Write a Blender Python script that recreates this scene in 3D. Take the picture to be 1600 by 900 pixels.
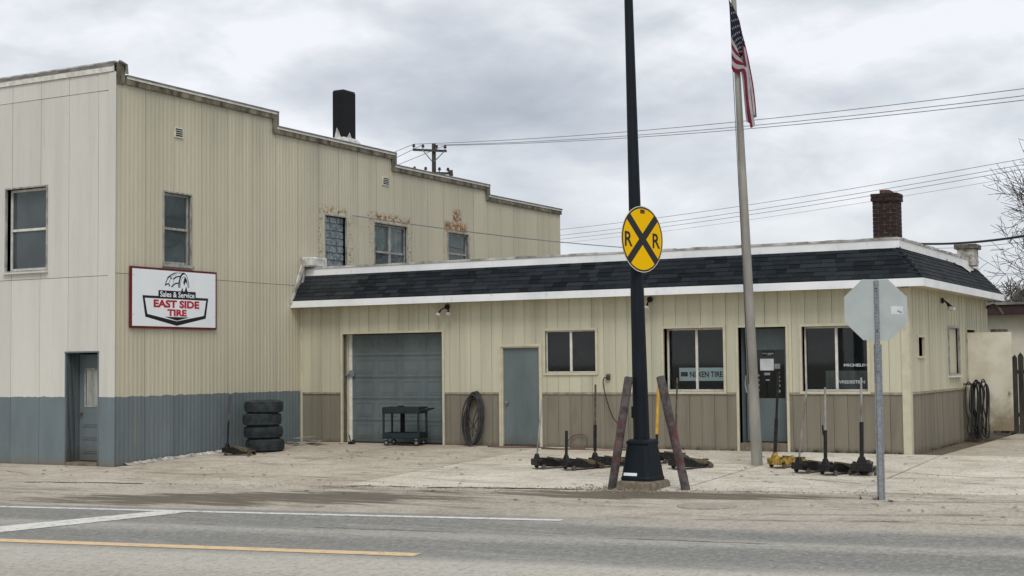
import bpy, math, random
from mathutils import Vector, Matrix
random.seed(7)
S = bpy.context.scene
for o in list(bpy.data.objects): bpy.data.objects.remove(o)
COL = S.collection
V = Vector
R_ = math.radians

# ------------------------------------------------------------------ camera
CAM = V((20.24, -26.698, 1.75))
yaw, pit, rol = R_(-28.668), R_(3.0667), R_(-0.5959)
Fw = V((math.sin(yaw)*math.cos(pit), math.cos(yaw)*math.cos(pit), math.sin(pit)))
R0 = V((math.cos(yaw), -math.sin(yaw), 0)); U0 = R0.cross(Fw)
Rt = R0*math.cos(rol) + U0*math.sin(rol); Up = -R0*math.sin(rol) + U0*math.cos(rol)
cd = bpy.data.cameras.new('camera'); cam = bpy.data.objects.new('camera', cd); COL.objects.link(cam)
cam.matrix_world = Matrix(((Rt.x, Up.x, -Fw.x, CAM.x), (Rt.y, Up.y, -Fw.y, CAM.y), (Rt.z, Up.z, -Fw.z, CAM.z), (0, 0, 0, 1)))
cd.sensor_width = 36; cd.lens = 2214.37/1600*36; cd.clip_start = .1; cd.clip_end = 3000
S.camera = cam
S.render.resolution_x = 1024; S.render.resolution_y = 576

# ------------------------------------------------------------------ sky
SUN_EL, SUN_AZ = R_(52), R_(150)      # azimuth clockwise from +Y
W = bpy.data.worlds.new('World'); S.world = W; W.use_nodes = True
nt = W.node_tree; nt.nodes.clear(); N = nt.nodes.new; L = nt.links.new
def vm(op, a=None, b=None):
    n = N('ShaderNodeVectorMath'); n.operation = op
    for i, x in enumerate((a, b)):
        if x is None: continue
        if isinstance(x, (tuple, list)): n.inputs[i].default_value = x
        else: L(x, n.inputs[i])
    return n.outputs[0]
def mt(op, a=None, b=None, c=None, clamp=False):
    n = N('ShaderNodeMath'); n.operation = op; n.use_clamp = clamp
    for i, x in enumerate((a, b, c)):
        if x is None: continue
        if isinstance(x, (int, float)): n.inputs[i].default_value = x
        else: L(x, n.inputs[i])
    return n.outputs[0]
tc = N('ShaderNodeTexCoord'); sp = N('ShaderNodeSeparateXYZ'); L(tc.outputs['Generated'], sp.inputs[0])
cb = N('ShaderNodeMapping'); L(tc.outputs['Generated'], cb.inputs[0]); cb.inputs['Scale'].default_value = (1, 1, 2.3); cb.inputs['Location'].default_value = (.35, .2, .1)
def noise(vec, scale, detail, rough=.5, dist=0):
    n = N('ShaderNodeTexNoise'); n.inputs['Scale'].default_value = scale; n.inputs['Detail'].default_value = detail
    n.inputs['Roughness'].default_value = rough; n.inputs['Distortion'].default_value = dist
    if vec is not None: L(vec, n.inputs['Vector'])
    return n.outputs[0]
def ramp(fac, stops):
    n = N('ShaderNodeValToRGB'); L(fac, n.inputs[0]); e = n.color_ramp.elements
    while len(e) < len(stops): e.new(.5)
    for i, (p, c) in enumerate(stops): e[i].position = p; e[i].color = (*c, 1) if len(c) == 3 else c
    return n.outputs[0]
n1 = noise(cb.outputs[0], 3.6, 5, .5, .35); n2 = noise(cb.outputs[0], 11, 6, .55, .3)
nn = mt('ADD', mt('MULTIPLY', n1, .68), mt('MULTIPLY', n2, .32))
cl = ramp(nn, [(.33, (4.3, 4.75, 5.4)), (.45, (5.8, 6.2, 6.85)), (.525, (7.2, 7.55, 8.05)), (.61, (9.2, 9.4, 9.8))])
# thin bright overcast towards the horizon all round
hz = N('ShaderNodeMix'); hz.data_type = 'RGBA'; hf = N('ShaderNodeMapRange'); L(sp.outputs[2], hf.inputs[0])
hf.inputs[1].default_value = .0; hf.inputs[2].default_value = .13; hf.inputs[3].default_value = .8; hf.inputs[4].default_value = 0
L(hf.outputs[0], hz.inputs[0]); L(cl, hz.inputs[6]); hz.inputs[7].default_value = (9.0, 9.15, 9.3, 1)
sky = N('ShaderNodeTexSky'); sky.sky_type = 'NISHITA'; sky.sun_disc = False; sky.sun_elevation = SUN_EL; sky.sun_rotation = SUN_AZ
mx = N('ShaderNodeMix'); mx.data_type = 'RGBA'; mx.inputs[0].default_value = .94
L(sky.outputs[0], mx.inputs[6]); L(hz.outputs[2], mx.inputs[7])
bg = N('ShaderNodeBackground'); bg.inputs[1].default_value = .095; L(mx.outputs[2], bg.inputs[0])
wo = N('ShaderNodeOutputWorld'); L(bg.outputs[0], wo.inputs[0])
sd = bpy.data.lights.new('sun', 'SUN'); sd.energy = 1.45; sd.angle = R_(25); sd.color = (1, .97, .92)
so = bpy.data.objects.new('sun', sd); COL.objects.link(so)
sdir = V((math.sin(SUN_AZ)*math.cos(SUN_EL), math.cos(SUN_AZ)*math.cos(SUN_EL), math.sin(SUN_EL)))
so.rotation_euler = sdir.to_track_quat('Z', 'Y').to_euler(); so.location = (0, -20, 30)
S.view_settings.view_transform = 'Standard'; S.view_settings.look = 'None'; S.view_settings.exposure = 0.1; S.view_settings.gamma = 1

# ------------------------------------------------------------------ materials
def lin(c, k=1.0):
    return tuple(min(.9, k*((x/255/12.92) if x/255 <= .04045 else ((x/255+.055)/1.055)**2.4)) for x in c)
MT = {}
class Mat:
    """small node builder; positions are world space"""
    def __init__(s, name, rough=.8, metal=0, spec=.4):
        s.m = bpy.data.materials.new(name); s.m.use_nodes = True; s.t = s.m.node_tree
        s.b = s.t.nodes['Principled BSDF']; s.b.inputs['Roughness'].default_value = rough
        s.b.inputs['Metallic'].default_value = metal; s.b.inputs['Specular IOR Level'].default_value = spec
        s.pos = s.n('ShaderNodeNewGeometry').outputs['Position']; MT[name] = s.m
    def n(s, t): return s.t.nodes.new(t)
    def l(s, a, b): s.t.links.new(a, b)
    def math(s, op, a, b=None, c=None, clamp=False):
        n = s.n('ShaderNodeMath'); n.operation = op; n.use_clamp = clamp
        for i, x in enumerate((a, b, c)):
            if x is None: continue
            if isinstance(x, (int, float)): n.inputs[i].default_value = x
            else: s.l(x, n.inputs[i])
        return n.outputs[0]
    def sep(s):
        n = s.n('ShaderNodeSeparateXYZ'); s.l(s.pos, n.inputs[0]); return n.outputs
    def noise(s, scale=3, detail=4, rough=.55, stretch=None, dist=0, off=0, obj=False, rotz=0):
        v = s.pos
        if obj: v = s.n('ShaderNodeTexCoord').outputs['Object']
        mp = s.n('ShaderNodeMapping'); mp.inputs['Scale'].default_value = stretch or (1, 1, 1); mp.inputs['Location'].default_value = (off, off*.7, off*.3)
        mp.inputs['Rotation'].default_value = (0, 0, rotz)
        s.l(v, mp.inputs[0]); n = s.n('ShaderNodeTexNoise'); n.inputs['Scale'].default_value = scale; n.inputs['Detail'].default_value = detail
        n.inputs['Roughness'].default_value = rough; n.inputs['Distortion'].default_value = dist; s.l(mp.outputs[0], n.inputs['Vector']); return n.outputs[0]
    def mask(s, f, lo, hi):
        n = s.n('ShaderNodeMapRange'); n.clamp = True; s.l(f, n.inputs[0]); n.inputs[1].default_value = lo; n.inputs[2].default_value = hi; return n.outputs[0]
    def mix(s, f, a, b):
        n = s.n('ShaderNodeMix'); n.data_type = 'RGBA'
        if isinstance(f, (int, float)): n.inputs[0].default_value = f
        else: s.l(f, n.inputs[0])
        for i, x in ((6, a), (7, b)):
            if isinstance(x, tuple): n.inputs[i].default_value = (*x[:3], 1)
            else: s.l(x, n.inputs[i])
        return n.outputs[2]
    def rand(s, col, amt):
        oi = s.n('ShaderNodeObjectInfo').outputs['Random']; h = s.n('ShaderNodeHueSaturation')
        s.l(s.math('MULTIPLY_ADD', oi, amt*2, 1-amt), h.inputs['Value']); s.l(col, h.inputs['Color']); return h.outputs[0]
    def col(s, c):
        if isinstance(c, tuple): s.b.inputs['Base Color'].default_value = (*c, 1)
        else: s.l(c, s.b.inputs['Base Color'])
    def bump(s, h, strength=.3, dist=.01):
        n = s.n('ShaderNodeBump'); n.inputs['Strength'].default_value = strength; n.inputs['Distance'].default_value = dist
        s.l(h, n.inputs['Height']); s.l(n.outputs[0], s.b.inputs['Normal'])
    def rough(s, f, a, b):
        s.l(s.math('MULTIPLY_ADD', f, b-a, a), s.b.inputs['Roughness'])
def simple(name, c, c2=None, scale=6, rough=.8, metal=0, bump=0, bscale=60, spec=.4, rnd=0, obj=False, stretch=None, lo=.35, hi=.65):
    m = Mat(name, rough, metal, spec)
    if c2 is None: c2 = tuple(x*.72 for x in c)
    k = m.mix(m.mask(m.noise(scale, 5, .6, stretch, obj=obj), lo, hi), c, c2)
    if rnd: k = m.rand(k, rnd)
    m.col(k)
    if bump: m.bump(m.noise(bscale, 3, obj=obj), bump, .01)
    return m.m
def smooth_box(m, s, u, z, u0, u1, z0, z1, e):
    """1 inside a rectangle of the wall, falling off over e"""
    def edge(x, lo, hi): return m.math('MULTIPLY', m.mask(x, lo-e, lo+e), m.mask(x, hi+e, hi-e))
    return m.math('MULTIPLY', edge(u, u0, u1), edge(z, z0, z1))

GREY = lin((96, 106, 109), 1.34)
def tall_paint(name, base, stain, side):
    m = Mat(name, .6, 0, .35); p = m.sep(); u = p[1] if side else p[0]; z = p[2]
    st = m.noise(2.2, 5, .6, (1, 1, .05)); fine = m.noise(14, 4, .6, (1, 1, .12)); big = m.noise(.45, 3)
    c = m.mix(m.mask(st, .45, .75), base, stain)
    c = m.mix(m.math('MULTIPLY', m.mask(fine, .5, .8), .18), c, tuple(x*.66 for x in stain))
    c = m.mix(m.math('MULTIPLY', m.mask(big, .45, .7), .3), c, tuple(x*.86 for x in base))
    # weathering streaks that run down from the coping
    if side:
        up = m.math('MULTIPLY', m.mask(m.math('ADD', z, m.math('MULTIPLY', st, 2.4)), 7.6, 8.8), .3)
        c = m.mix(up, c, lin((128, 128, 112), 1.2))
        rusts = [(.72, 2.0, 5.44, 5.6, .50), (.68, .86, 4.1, 5.5, .55), (1.92, 2.12, 4.1, 5.4, .52), (2.8, 4.75, 5.43, 5.62, .48), (4.62, 4.85, 4.2, 5.5, .56), (2.8, 3.0, 4.2, 5.5, .6),
                 (6.5, 7.7, 5.43, 5.68, .40), (6.95, 7.4, 5.66, 6.05, .44), (7.8, 7.95, 4.4, 5.4, .6), (6.45, 6.62, 4.4, 5.4, .6)]
        rn = m.noise(7.5, 5, .65, dist=.6); f = None; fp_ = None
        for (a, b, z0, z1, th) in rusts:
            bx_m = smooth_box(m, 0, u, z, a, b, z0, z1, .06); k = m.math('MULTIPLY', bx_m, m.mask(rn, th+.03, th+.06)); k2 = m.math('MULTIPLY', bx_m, m.mask(rn, th-.15, th-.10))
            f = k if f is None else m.math('MAXIMUM', f, k); fp_ = k2 if fp_ is None else m.math('MAXIMUM', fp_, k2)
        rc = m.mix(m.mask(m.noise(9, 4, off=3), .4, .6), lin((178, 110, 46), 1.0), lin((92, 74, 56), 1.0))
        c = m.mix(m.math('MULTIPLY', fp_, .7), c, m.mix(m.mask(m.noise(16, 4, .7, off=9), .4, .6), lin((206, 198, 178), 1.05), lin((150, 138, 112))))
        c = m.mix(m.math('MULTIPLY', f, .92), c, rc)
    g = m.mix(m.mask(m.noise(1.6, 5, .6, (1, 1, .3)), .4, .75), GREY, tuple(x*.76 for x in GREY))
    g = m.mix(m.math('MULTIPLY', m.mask(m.noise(5, 5, .65, (1, 1, .06), off=5), .58, .72), .5), g, lin((120, 122, 110), 1.2))
    line = m.math('ADD', z, m.math('MULTIPLY', m.math('SUBTRACT', m.noise(5, 4), .5), .09))
    c = m.mix(m.mask(line, 1.186, 1.178), c, g)
    # splashed dirt at the foot
    c = m.mix(m.math('MULTIPLY', m.mask(m.math('ADD', z, m.math('MULTIPLY', m.noise(6, 4), .3)), .16, -.05), .7), c, lin((120, 108, 90)))
    m.col(m.rand(c, .05)); m.bump(m.math('ADD', m.math('MULTIPLY', m.noise(30, 3), .2), m.noise(1.7, 3, .5, (1, 1, .5))), .5, .03); m.rough(fine, .5, .75); return m.m
tall_paint('front_paint', lin((197, 195, 186), 1.16), lin((185, 182, 171), 1.13), False)
tall_paint('side_paint', lin((180, 174, 153), 1.25), lin((170, 165, 147), 1.2), True)

def siding(name, base, stain, low):
    m = Mat(name, .62, 0, .35); p = m.sep(); z = p[2]
    st = m.noise(3, 5, .6, (1, 1, .06)); fine = m.noise(24, 4, .6, (1, 1, .3))
    c = m.mix(m.mask(st, .42, .72), base, stain)
    c = m.mix(m.math('MULTIPLY', m.mask(fine, .55, .8), .2), c, tuple(x*.7 for x in stain))
    if low:
        d = m.mask(m.math('ADD', z, m.math('MULTIPLY', m.noise(9, 4, .7), .32)), .26, .06)
        c = m.mix(m.math('MULTIPLY', d, .75), c, lin((74, 62, 48)))
        c = m.mix(m.math('MULTIPLY', m.mask(m.noise(4, 4, .6, (1, 1, .15), off=7), .55, .75), .4), c, lin((86, 80, 72)))
    m.col(m.rand(c, .06)); m.bump(m.math('ADD', m.math('MULTIPLY', m.noise(40, 3), .15), m.noise(1.5, 3, .5, (1, 1, .4))), .4, .025); return m.m
siding('cream_siding', lin((174, 171, 150), 1.32), lin((161, 158, 139), 1.26), False)
siding('taupe_siding', lin((122, 116, 102), 1.18), lin((108, 103, 91), 1.16), True)
simple('cream_trim', lin((184, 178, 156), 1.26), lin((174, 168, 146), 1.2), 5, .6)
simple('taupe_trim', lin((150, 140, 118), 1.3), lin((118, 108, 92), 1.2), 8, .6)
simple('seam_dark', lin((98, 94, 80)), None, 5, .9)
m = Mat('white_metal', .45, 0, .5)   # aluminium fascia
c = m.mix(m.mask(m.noise(1.3, 4), .4, .7), lin((234, 237, 242), 1.08), lin((216, 219, 223), 1.06))
c = m.mix(m.math('MULTIPLY', m.mask(m.noise(5, 5, .7, (1, 1, .4), off=4), .6, .75), .45), c, lin((140, 136, 126))); m.col(c); m.bump(m.noise(4, 3), .15, .01)
simple('coping_dirty', lin((196, 194, 188), 1.1), lin((128, 124, 114)), 3.5, .7, bump=.4, bscale=12)
simple('coping_grey', lin((132, 132, 128), 1.1), lin((98, 97, 92)), 3, .6)
simple('weathered_wood', lin((126, 120, 104), 1.2), lin((68, 62, 52)), 5, .9, stretch=(1, 1, .5), bump=.3, bscale=25)
m = Mat('shingle', .95, 0, .2)
g = m.noise(180, 2, .7); c = m.mix(m.mask(g, .35, .65), lin((22, 27, 31)), lin((40, 45, 50)))
c = m.mix(m.math('MULTIPLY', m.mask(m.noise(1.1, 4), .45, .7), .4), c, lin((46, 49, 50)))
oi = m.n('ShaderNodeObjectInfo').outputs['Random']; h = m.n('ShaderNodeHueSaturation'); st_ = m.mask(oi, .1, .9)
m.l(m.math('MULTIPLY_ADD', m.math('POWER', oi, .7), 1.1, .35), h.inputs['Value']); m.l(c, h.inputs['Color']); m.col(h.outputs[0]); m.bump(g, .5, .006)
simple('shingle_side', lin((28, 32, 36)), lin((42, 46, 49)), 9, .95, bump=.5, bscale=150)
simple('roofing', lin((120, 120, 116)), None, 2, .9)
m = Mat('door_grey', .5, 0, .4)
c = m.mix(m.mask(m.noise(2, 5, .6, (1, 1, .3)), .4, .7), lin((92, 101, 103), 1.3), lin((81, 90, 91), 1.24))
c = m.mix(m.math('MULTIPLY', m.mask(m.noise(11, 5, .7, (1, 1, .5), off=2), .62, .72), .5), c, lin((138, 140, 134)))
p = m.sep(); c = m.mix(m.math('MULTIPLY', m.mask(m.math('ADD', p[2], m.math('MULTIPLY', m.noise(8, 4), .3)), .4, .12), .5), c, lin((84, 76, 62)))
m.col(c); m.bump(m.noise(25, 3), .1, .004)
simple('door_white', lin((206, 203, 190), 1.2), lin((186, 182, 166), 1.1), 2, .5)
m = Mat('door_dirty', .55); p = m.sep()
c = m.mix(m.mask(m.noise(2.2, 5), .4, .7), lin((196, 192, 176), 1.25), lin((176, 170, 150), 1.2))
d = m.mask(m.math('ADD', p[2], m.math('MULTIPLY', m.noise(3, 6, .7), 1.3)), 1.65, 1.0)
c = m.mix(m.math('MULTIPLY', d, .75), c, lin((112, 92, 62))); m.col(c)
simple('sash_white', lin((214, 212, 204), 1.15), lin((190, 188, 178), 1.1), 8, .5)
simple('sash_old', lin((166, 165, 160), 1.15), lin((122, 120, 113)), 16, .75, stretch=(1, 1, .3))
simple('steel_galv', lin((150, 156, 160), 1.1), lin((124, 130, 134), 1.05), 20, .42, .55, spec=.5)
simple('sign_back', lin((178, 186, 184), 1.1), lin((164, 172, 170), 1.08), 2, .45, .25)
simple('pole_alum', lin((150, 148, 140), 1.2), lin((126, 123, 115), 1.1), 3, .5, .35, stretch=(1, 1, .3))
simple('lamp_green', lin((14, 21, 28)), lin((22, 30, 37)), 2.5, .55, 0, spec=.22, stretch=(1, 1, .4))
simple('cart_green', lin((24, 42, 44)), lin((20, 32, 34)), 6, .5)
simple('black_iron', lin((22, 22, 23)), lin((46, 44, 42)), 16, .5, .2, bump=.3, bscale=50, lo=.45, hi=.75)
simple('black_rubber', lin((34, 36, 38)), lin((48, 49, 50)), 8, .8, bump=.2)
m = Mat('tyre', .85, 0, .3)
c = m.mix(m.mask(m.noise(5, 5, .65), .4, .7), lin((38, 46, 50)), lin((66, 71, 71))); m.col(m.rand(c, .14)); m.bump(m.noise(60, 2), .3, .006)
simple('jack_yellow', lin((190, 156, 58)), lin((70, 58, 34)), 13, .55)
simple('paint_yellow', lin((218, 170, 60)), lin((180, 140, 60)), 10, .5)
simple('bare_steel', lin((176, 176, 172)), lin((120, 116, 108)), 9, .4, .6, stretch=(1, 1, .3))
simple('rusty_steel', lin((104, 96, 86)), lin((70, 54, 42)), 14, .8, .2)
m = Mat('bollard_paint', .8)
c = m.mix(m.mask(m.noise(7, 5, .65), .42, .6), lin((96, 92, 92)), lin((64, 58, 56)))
p = m.sep(); band = m.math('MULTIPLY', m.mask(p[2], -.05, .35), m.mask(p[2], 1.1, .6))
c = m.mix(m.math('MULTIPLY', band, m.math('MULTIPLY', m.mask(m.noise(9, 5, .7, off=6), .47, .6), .75)), c, lin((118, 50, 52))); m.col(c); m.bump(m.noise(40, 4), .5, .008)
simple('hose_black', lin((40, 40, 42)), lin((62, 61, 60)), 12, .7)
simple('hose_red', lin((116, 78, 64)), lin((96, 80, 68)), 8, .7)
simple('cable', lin((44, 44, 46)), None, 5, .7)
simple('jack_olive', lin((112, 100, 74)), lin((66, 60, 48)), 12, .6)
simple('brick', lin((60, 44, 40), 1.0), lin((42, 33, 31), 1.0), 16, .95, bump=.4, rnd=.22)
simple('mortar', lin((176, 164, 150)), lin((66, 56, 50)), 11, .95)
simple('clay', lin((112, 82, 70)), None, 9, .9)
simple('whitewash', lin((200, 198, 190), 1.1), lin((130, 124, 114)), 7, .9, bump=.4, bscale=20)
simple('tar_black', lin((9, 10, 12)), lin((17, 18, 20)), 6, .8)
simple('flashing_white', lin((214, 214, 210), 1.1), lin((170, 168, 160)), 6, .6, bump=.5, bscale=10)
simple('neighbour_white', lin((204, 200, 184), 1.2), lin((188, 182, 164), 1.15), 1.2, .8)
simple('neighbour_brown', lin((62, 44, 42)), lin((48, 36, 34)), 2, .7)
simple('fence_wood', lin((78, 74, 68)), lin((48, 45, 42)), 5, .95, stretch=(1, 1, .2), rnd=.2)
simple('block_grey', lin((120, 116, 106)), lin((60, 58, 52)), 12, .95, bump=.5)
simple('bark', lin((74, 68, 62)), lin((52, 47, 43)), 10, .95)
simple('bark_pale', lin((120, 114, 106)), lin((92, 86, 80)), 8, .95)
simple('pole_wood', lin((78, 74, 70)), lin((58, 54, 50)), 3, .9, stretch=(1, 1, .2))
simple('porcelain', lin((70, 62, 58)), None, 4, .3)
simple('wire_grey', lin((140, 144, 150)), None, 1, .6)
simple('sign_white', lin((236, 240, 246), 1.04), lin((230, 234, 240), 1.04), 2, .4)
simple('sign_black', lin((20, 22, 28)), None, 3, .45)
simple('sign_red', lin((186, 32, 52)), lin((170, 28, 46)), 3, .45)
simple('frame_red', lin((112, 22, 34)), lin((84, 18, 26)), 5, .5)
simple('logo_grey', lin((150, 154, 162), 1.1), None, 3, .45)
m = Mat('sign_yellow', .6, 0, .08); m.col((.9, .52, .0))
simple('sign_cream', lin((226, 214, 190)), None, 3, .5)
simple('paper', lin((220, 222, 222)), lin((206, 208, 208)), 6, .8)
simple('film_white', lin((150, 154, 156), 1.0), None, 6, .6)
simple('decal_white', lin((200, 204, 206), 1.1), None, 6, .6)
simple('nexen_grey', lin((226, 232, 232), 1.1), lin((218, 224, 224), 1.1), 6, .6)
simple('stop_red', lin((160, 26, 32)), None, 3, .45)
simple('flag_red', lin((116, 24, 40)), lin((94, 20, 34)), 5, .9)
simple('flag_white', lin((172, 168, 172)), lin((150, 146, 152)), 5, .9)
simple('flag_blue', lin((20, 24, 44)), lin((16, 19, 36)), 5, .9)
simple('curtain', lin((176, 176, 170), 1.2), lin((140, 140, 134)), 5, .9, stretch=(1, 1, .2))
simple('interior', lin((58, 58, 56)), None, 2, .9)
simple('vinyl_white', lin((196, 194, 188)), lin((120, 116, 108)), 5, .8, bump=.4, bscale=14)
simple('scrap', lin((150, 146, 138)), lin((96, 90, 82)), 6, .8, rnd=.2)
simple('weed', lin((84, 74, 44)), lin((60, 52, 34)), 20, .95)
simple('pebble', lin((150, 138, 120)), lin((110, 100, 86)), 20, .95)
simple('bulb', lin((220, 220, 214)), None, 5, .25)
m = Mat('glass', .04); t = m.t; t.nodes.remove(m.b)
tr = m.n('ShaderNodeBsdfTransparent'); tr.inputs[0].default_value = (.84, .92, .92, 1); gl = m.n('ShaderNodeBsdfGlossy'); gl.inputs['Roughness'].default_value = .03
fr = m.n('ShaderNodeFresnel'); fr.inputs[0].default_value = 1.52; ms = m.n('ShaderNodeMixShader')
df = m.n('ShaderNodeBsdfDiffuse'); df.inputs[0].default_value = (.34, .44, .46, 1); dm = m.n('ShaderNodeMixShader')      # very thin bluish diffuse layer on the panes
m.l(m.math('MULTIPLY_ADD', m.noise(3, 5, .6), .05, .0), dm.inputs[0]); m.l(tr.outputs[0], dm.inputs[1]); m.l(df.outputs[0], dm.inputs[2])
m.l(fr.outputs[0], ms.inputs[0]); m.l(dm.outputs[0], ms.inputs[1]); m.l(gl.outputs[0], ms.inputs[2]); m.l(ms.outputs[0], t.nodes['Material Output'].inputs[0])
m = Mat('glass_sky_film', .04); t = m.t; t.nodes.remove(m.b)
tr = m.n('ShaderNodeBsdfTransparent'); tr.inputs[0].default_value = (.84, .92, .92, 1); gl = m.n('ShaderNodeBsdfGlossy'); gl.inputs['Roughness'].default_value = .03
fr = m.n('ShaderNodeFresnel'); fr.inputs[0].default_value = 1.52; ms = m.n('ShaderNodeMixShader')
df = m.n('ShaderNodeBsdfDiffuse'); df.inputs[0].default_value = (.34, .44, .46, 1); dm = m.n('ShaderNodeMixShader')      # bluish diffuse film, sky reflection put into the pane colour
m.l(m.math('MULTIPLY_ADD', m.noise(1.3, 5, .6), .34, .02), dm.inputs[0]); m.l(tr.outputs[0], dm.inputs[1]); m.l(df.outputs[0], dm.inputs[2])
m.l(fr.outputs[0], ms.inputs[0]); m.l(dm.outputs[0], ms.inputs[1]); m.l(gl.outputs[0], ms.inputs[2]); m.l(ms.outputs[0], t.nodes['Material Output'].inputs[0])
m = Mat('glass_block', .12, 0, .6); m.col(m.mix(m.mask(m.noise(9, 3), .4, .6), lin((124, 138, 142), 1.15), lin((86, 100, 106)))); m.bump(m.noise(22, 2), .6, .02)

# paving
RA = R_(10.3); RD = V((math.cos(RA), math.sin(RA), 0)); RN = V((-math.sin(RA), math.cos(RA), 0)); RO = V((11.873, -10.071, 0))
def road_coord(m):
    n = m.n('ShaderNodeVectorMath'); n.operation = 'DOT_PRODUCT'; m.l(m.pos, n.inputs[0]); n.inputs[1].default_value = RN
    nn_ = m.math('SUBTRACT', n.outputs['Value'], RO.dot(RN))
    n2_ = m.n('ShaderNodeVectorMath'); n2_.operation = 'DOT_PRODUCT'; m.l(m.pos, n2_.inputs[0]); n2_.inputs[1].default_value = RD
    return m.math('SUBTRACT', n2_.outputs['Value'], RO.dot(RD)), nn_
def concrete(name, a, b, dirt, spots, rnd):
    m = Mat(name, .9, 0, .3)
    big = m.noise(.38, 5, .6); med = m.noise(1.9, 6, .65); fine = m.noise(20, 5, .82, (1, .6, 1), rotz=-RA)
    c = m.mix(m.mask(big, .38, .66), a, b); c = m.mix(m.math('MULTIPLY', m.mask(med, .48, .72), .6), c, dirt)
    sx, sn = road_coord(m)
    str_ = m.noise(2.4, 6, .65, (.22, 1.5, 1), rotz=-RA, off=3)
    c = m.mix(m.math('MULTIPLY', m.mask(str_, .54, .64), .6), c, spots)
    c = m.mix(m.math('MULTIPLY', m.mask(fine, .52, .36), .5), c, tuple(x*.6 for x in dirt)); c = m.mix(m.math('MULTIPLY', m.mask(fine, .54, .68), .35), c, lin((214, 206, 190), 1.05))
    oil = m.noise(3.1, 4, .5, off=11); c = m.mix(m.math('MULTIPLY', m.mask(oil, .66, .72), .6), c, lin((92, 82, 70)))
    if rnd: c = m.rand(c, rnd)
    m.col(c); m.bump(m.math('ADD', m.math('MULTIPLY', fine, .4), med), .25, .012); return m
concrete('slab_concrete', lin((192, 183, 167), 1.07), lin((171, 161, 144), 1.0), lin((146, 132, 112)), lin((128, 114, 96)), .05)
concrete('slab_light', lin((207, 200, 186), 1.12), lin((188, 180, 164), 1.06), lin((160, 148, 130)), lin((140, 128, 110)), .04)
m = concrete('shoulder_pave', lin((184, 176, 162), 1.04), lin((170, 161, 147), 1.0), lin((138, 127, 110)), lin((120, 109, 94)), 0)
# a damp silt patch lying in the gutter
sx, sn = road_coord(m); wob = m.noise(1.1, 6, .68, (.4, 1.6, 1), rotz=-RA, off=2)
e = m.math('ADD', m.math('POWER', m.math('DIVIDE', m.math('SUBTRACT', sx, -5.6), 3.9), 2), m.math('POWER', m.math('DIVIDE', m.math('SUBTRACT', m.math('SUBTRACT', sn, m.math('MULTIPLY', m.math('ADD', sx, 6.1), .24)), 1.6), 1.0), 2))
e2 = m.math('ADD', m.math('POWER', m.math('DIVIDE', m.math('SUBTRACT', sx, .3), 3.0), 2), m.math('POWER', m.math('DIVIDE', m.math('SUBTRACT', sn, 2.9), .5), 2))
stk = m.noise(3.2, 6, .7, (.16, 1.8, 1), rotz=-RA, off=4)
f = m.math('ADD', m.math('MINIMUM', e, e2), m.math('ADD', m.math('MULTIPLY', m.math('SUBTRACT', wob, .5), 3.0), m.math('MULTIPLY', m.math('SUBTRACT', stk, .5), 3.6)))
wet = m.math('MULTIPLY', m.mask(f, 1.1, .6), m.mask(m.noise(5, 5, .7, (.10, 2.2, 1), rotz=-RA, off=6), .28, .42)); old = m.b.inputs['Base Color'].links[0].from_socket
m.col(m.mix(m.math('MULTIPLY', wet, .95), old, m.mix(m.noise(6, 5), lin((84, 77, 65)), lin((108, 98, 83))))); m.rough(wet, .9, .6)
m = Mat('asphalt', .9, 0, .25); sx, sn = road_coord(m)
fine = m.noise(16, 5, .85, (1, .55, 1), rotz=-RA); fine2 = m.noise(55, 3, .8); med = m.noise(.9, 5, .6, (.25, 1.2, 1), rotz=-RA)
grain = m.math('ADD', m.math('MULTIPLY', fine, .6), m.math('MULTIPLY', fine2, .4))
c = lin((141, 139, 133))
def lane(c, n0, n1, s, col, k, wob=.8):   # worn longitudinal strips, edges ragged
    w_ = m.math('ADD', m.math('ADD', sn, m.math('MULTIPLY', m.math('SUBTRACT', med, .5), wob)), m.math('MULTIPLY', m.math('SUBTRACT', fine, .5), .5))
    return m.mix(m.math('MULTIPLY', m.math('MULTIPLY', m.mask(w_, n0-s, n0+s), m.mask(w_, n1+s, n1-s)), k), c, col)
c = lane(c, -2.05, -1.5, .22, lin((168, 164, 155)), .8); c = lane(c, -3.4, -2.25, .2, lin((127, 126, 121)), .8); c = lane(c, -1.4, -.2, .2, lin((127, 126, 121)), .8)
c = lane(c, -9, -3.8, .2, lin((186, 180, 168)), .95, .5); c = lane(c, -6.2, -5.2, .4, lin((160, 153, 141)), .5)
far = m.mask(m.math('ADD', sx, m.math('MULTIPLY', med, 2)), -.5, 3.0)     # dust blown in over the lane edge beyond the white line
c = m.mix(m.math('MULTIPLY', far, m.math('MULTIPLY', m.mask(m.math('ADD', sn, m.math('MULTIPLY', m.math('SUBTRACT', med, .5), .9)), -.75, -.25), .9)), c, lin((178, 170, 156)))
c = m.mix(m.math('MULTIPLY', m.mask(m.noise(2.6, 6, .7, (.2, 1.6, 1), rotz=-RA, off=8), .54, .68), .4), c, lin((178, 172, 160)))
c = m.mix(m.math('MULTIPLY', m.mask(grain, .50, .36), .75), c, lin((84, 82, 78)))
c = m.mix(m.math('MULTIPLY', m.mask(grain, .52, .66), .6), c, lin((200, 196, 186)))
m.col(c); m.bump(grain, .6, .012)
def roadpaint(name, c0, under, th):
    m = Mat(name, .7); w = m.mask(m.math('ADD', m.math('MULTIPLY', m.noise(9, 6, .75), .7), m.math('MULTIPLY', m.noise(60, 2), .3)), th, th+.07)
    m.col(m.mix(w, under, m.mix(m.noise(2, 4), c0, tuple(x*.85 for x in c0))))
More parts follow.
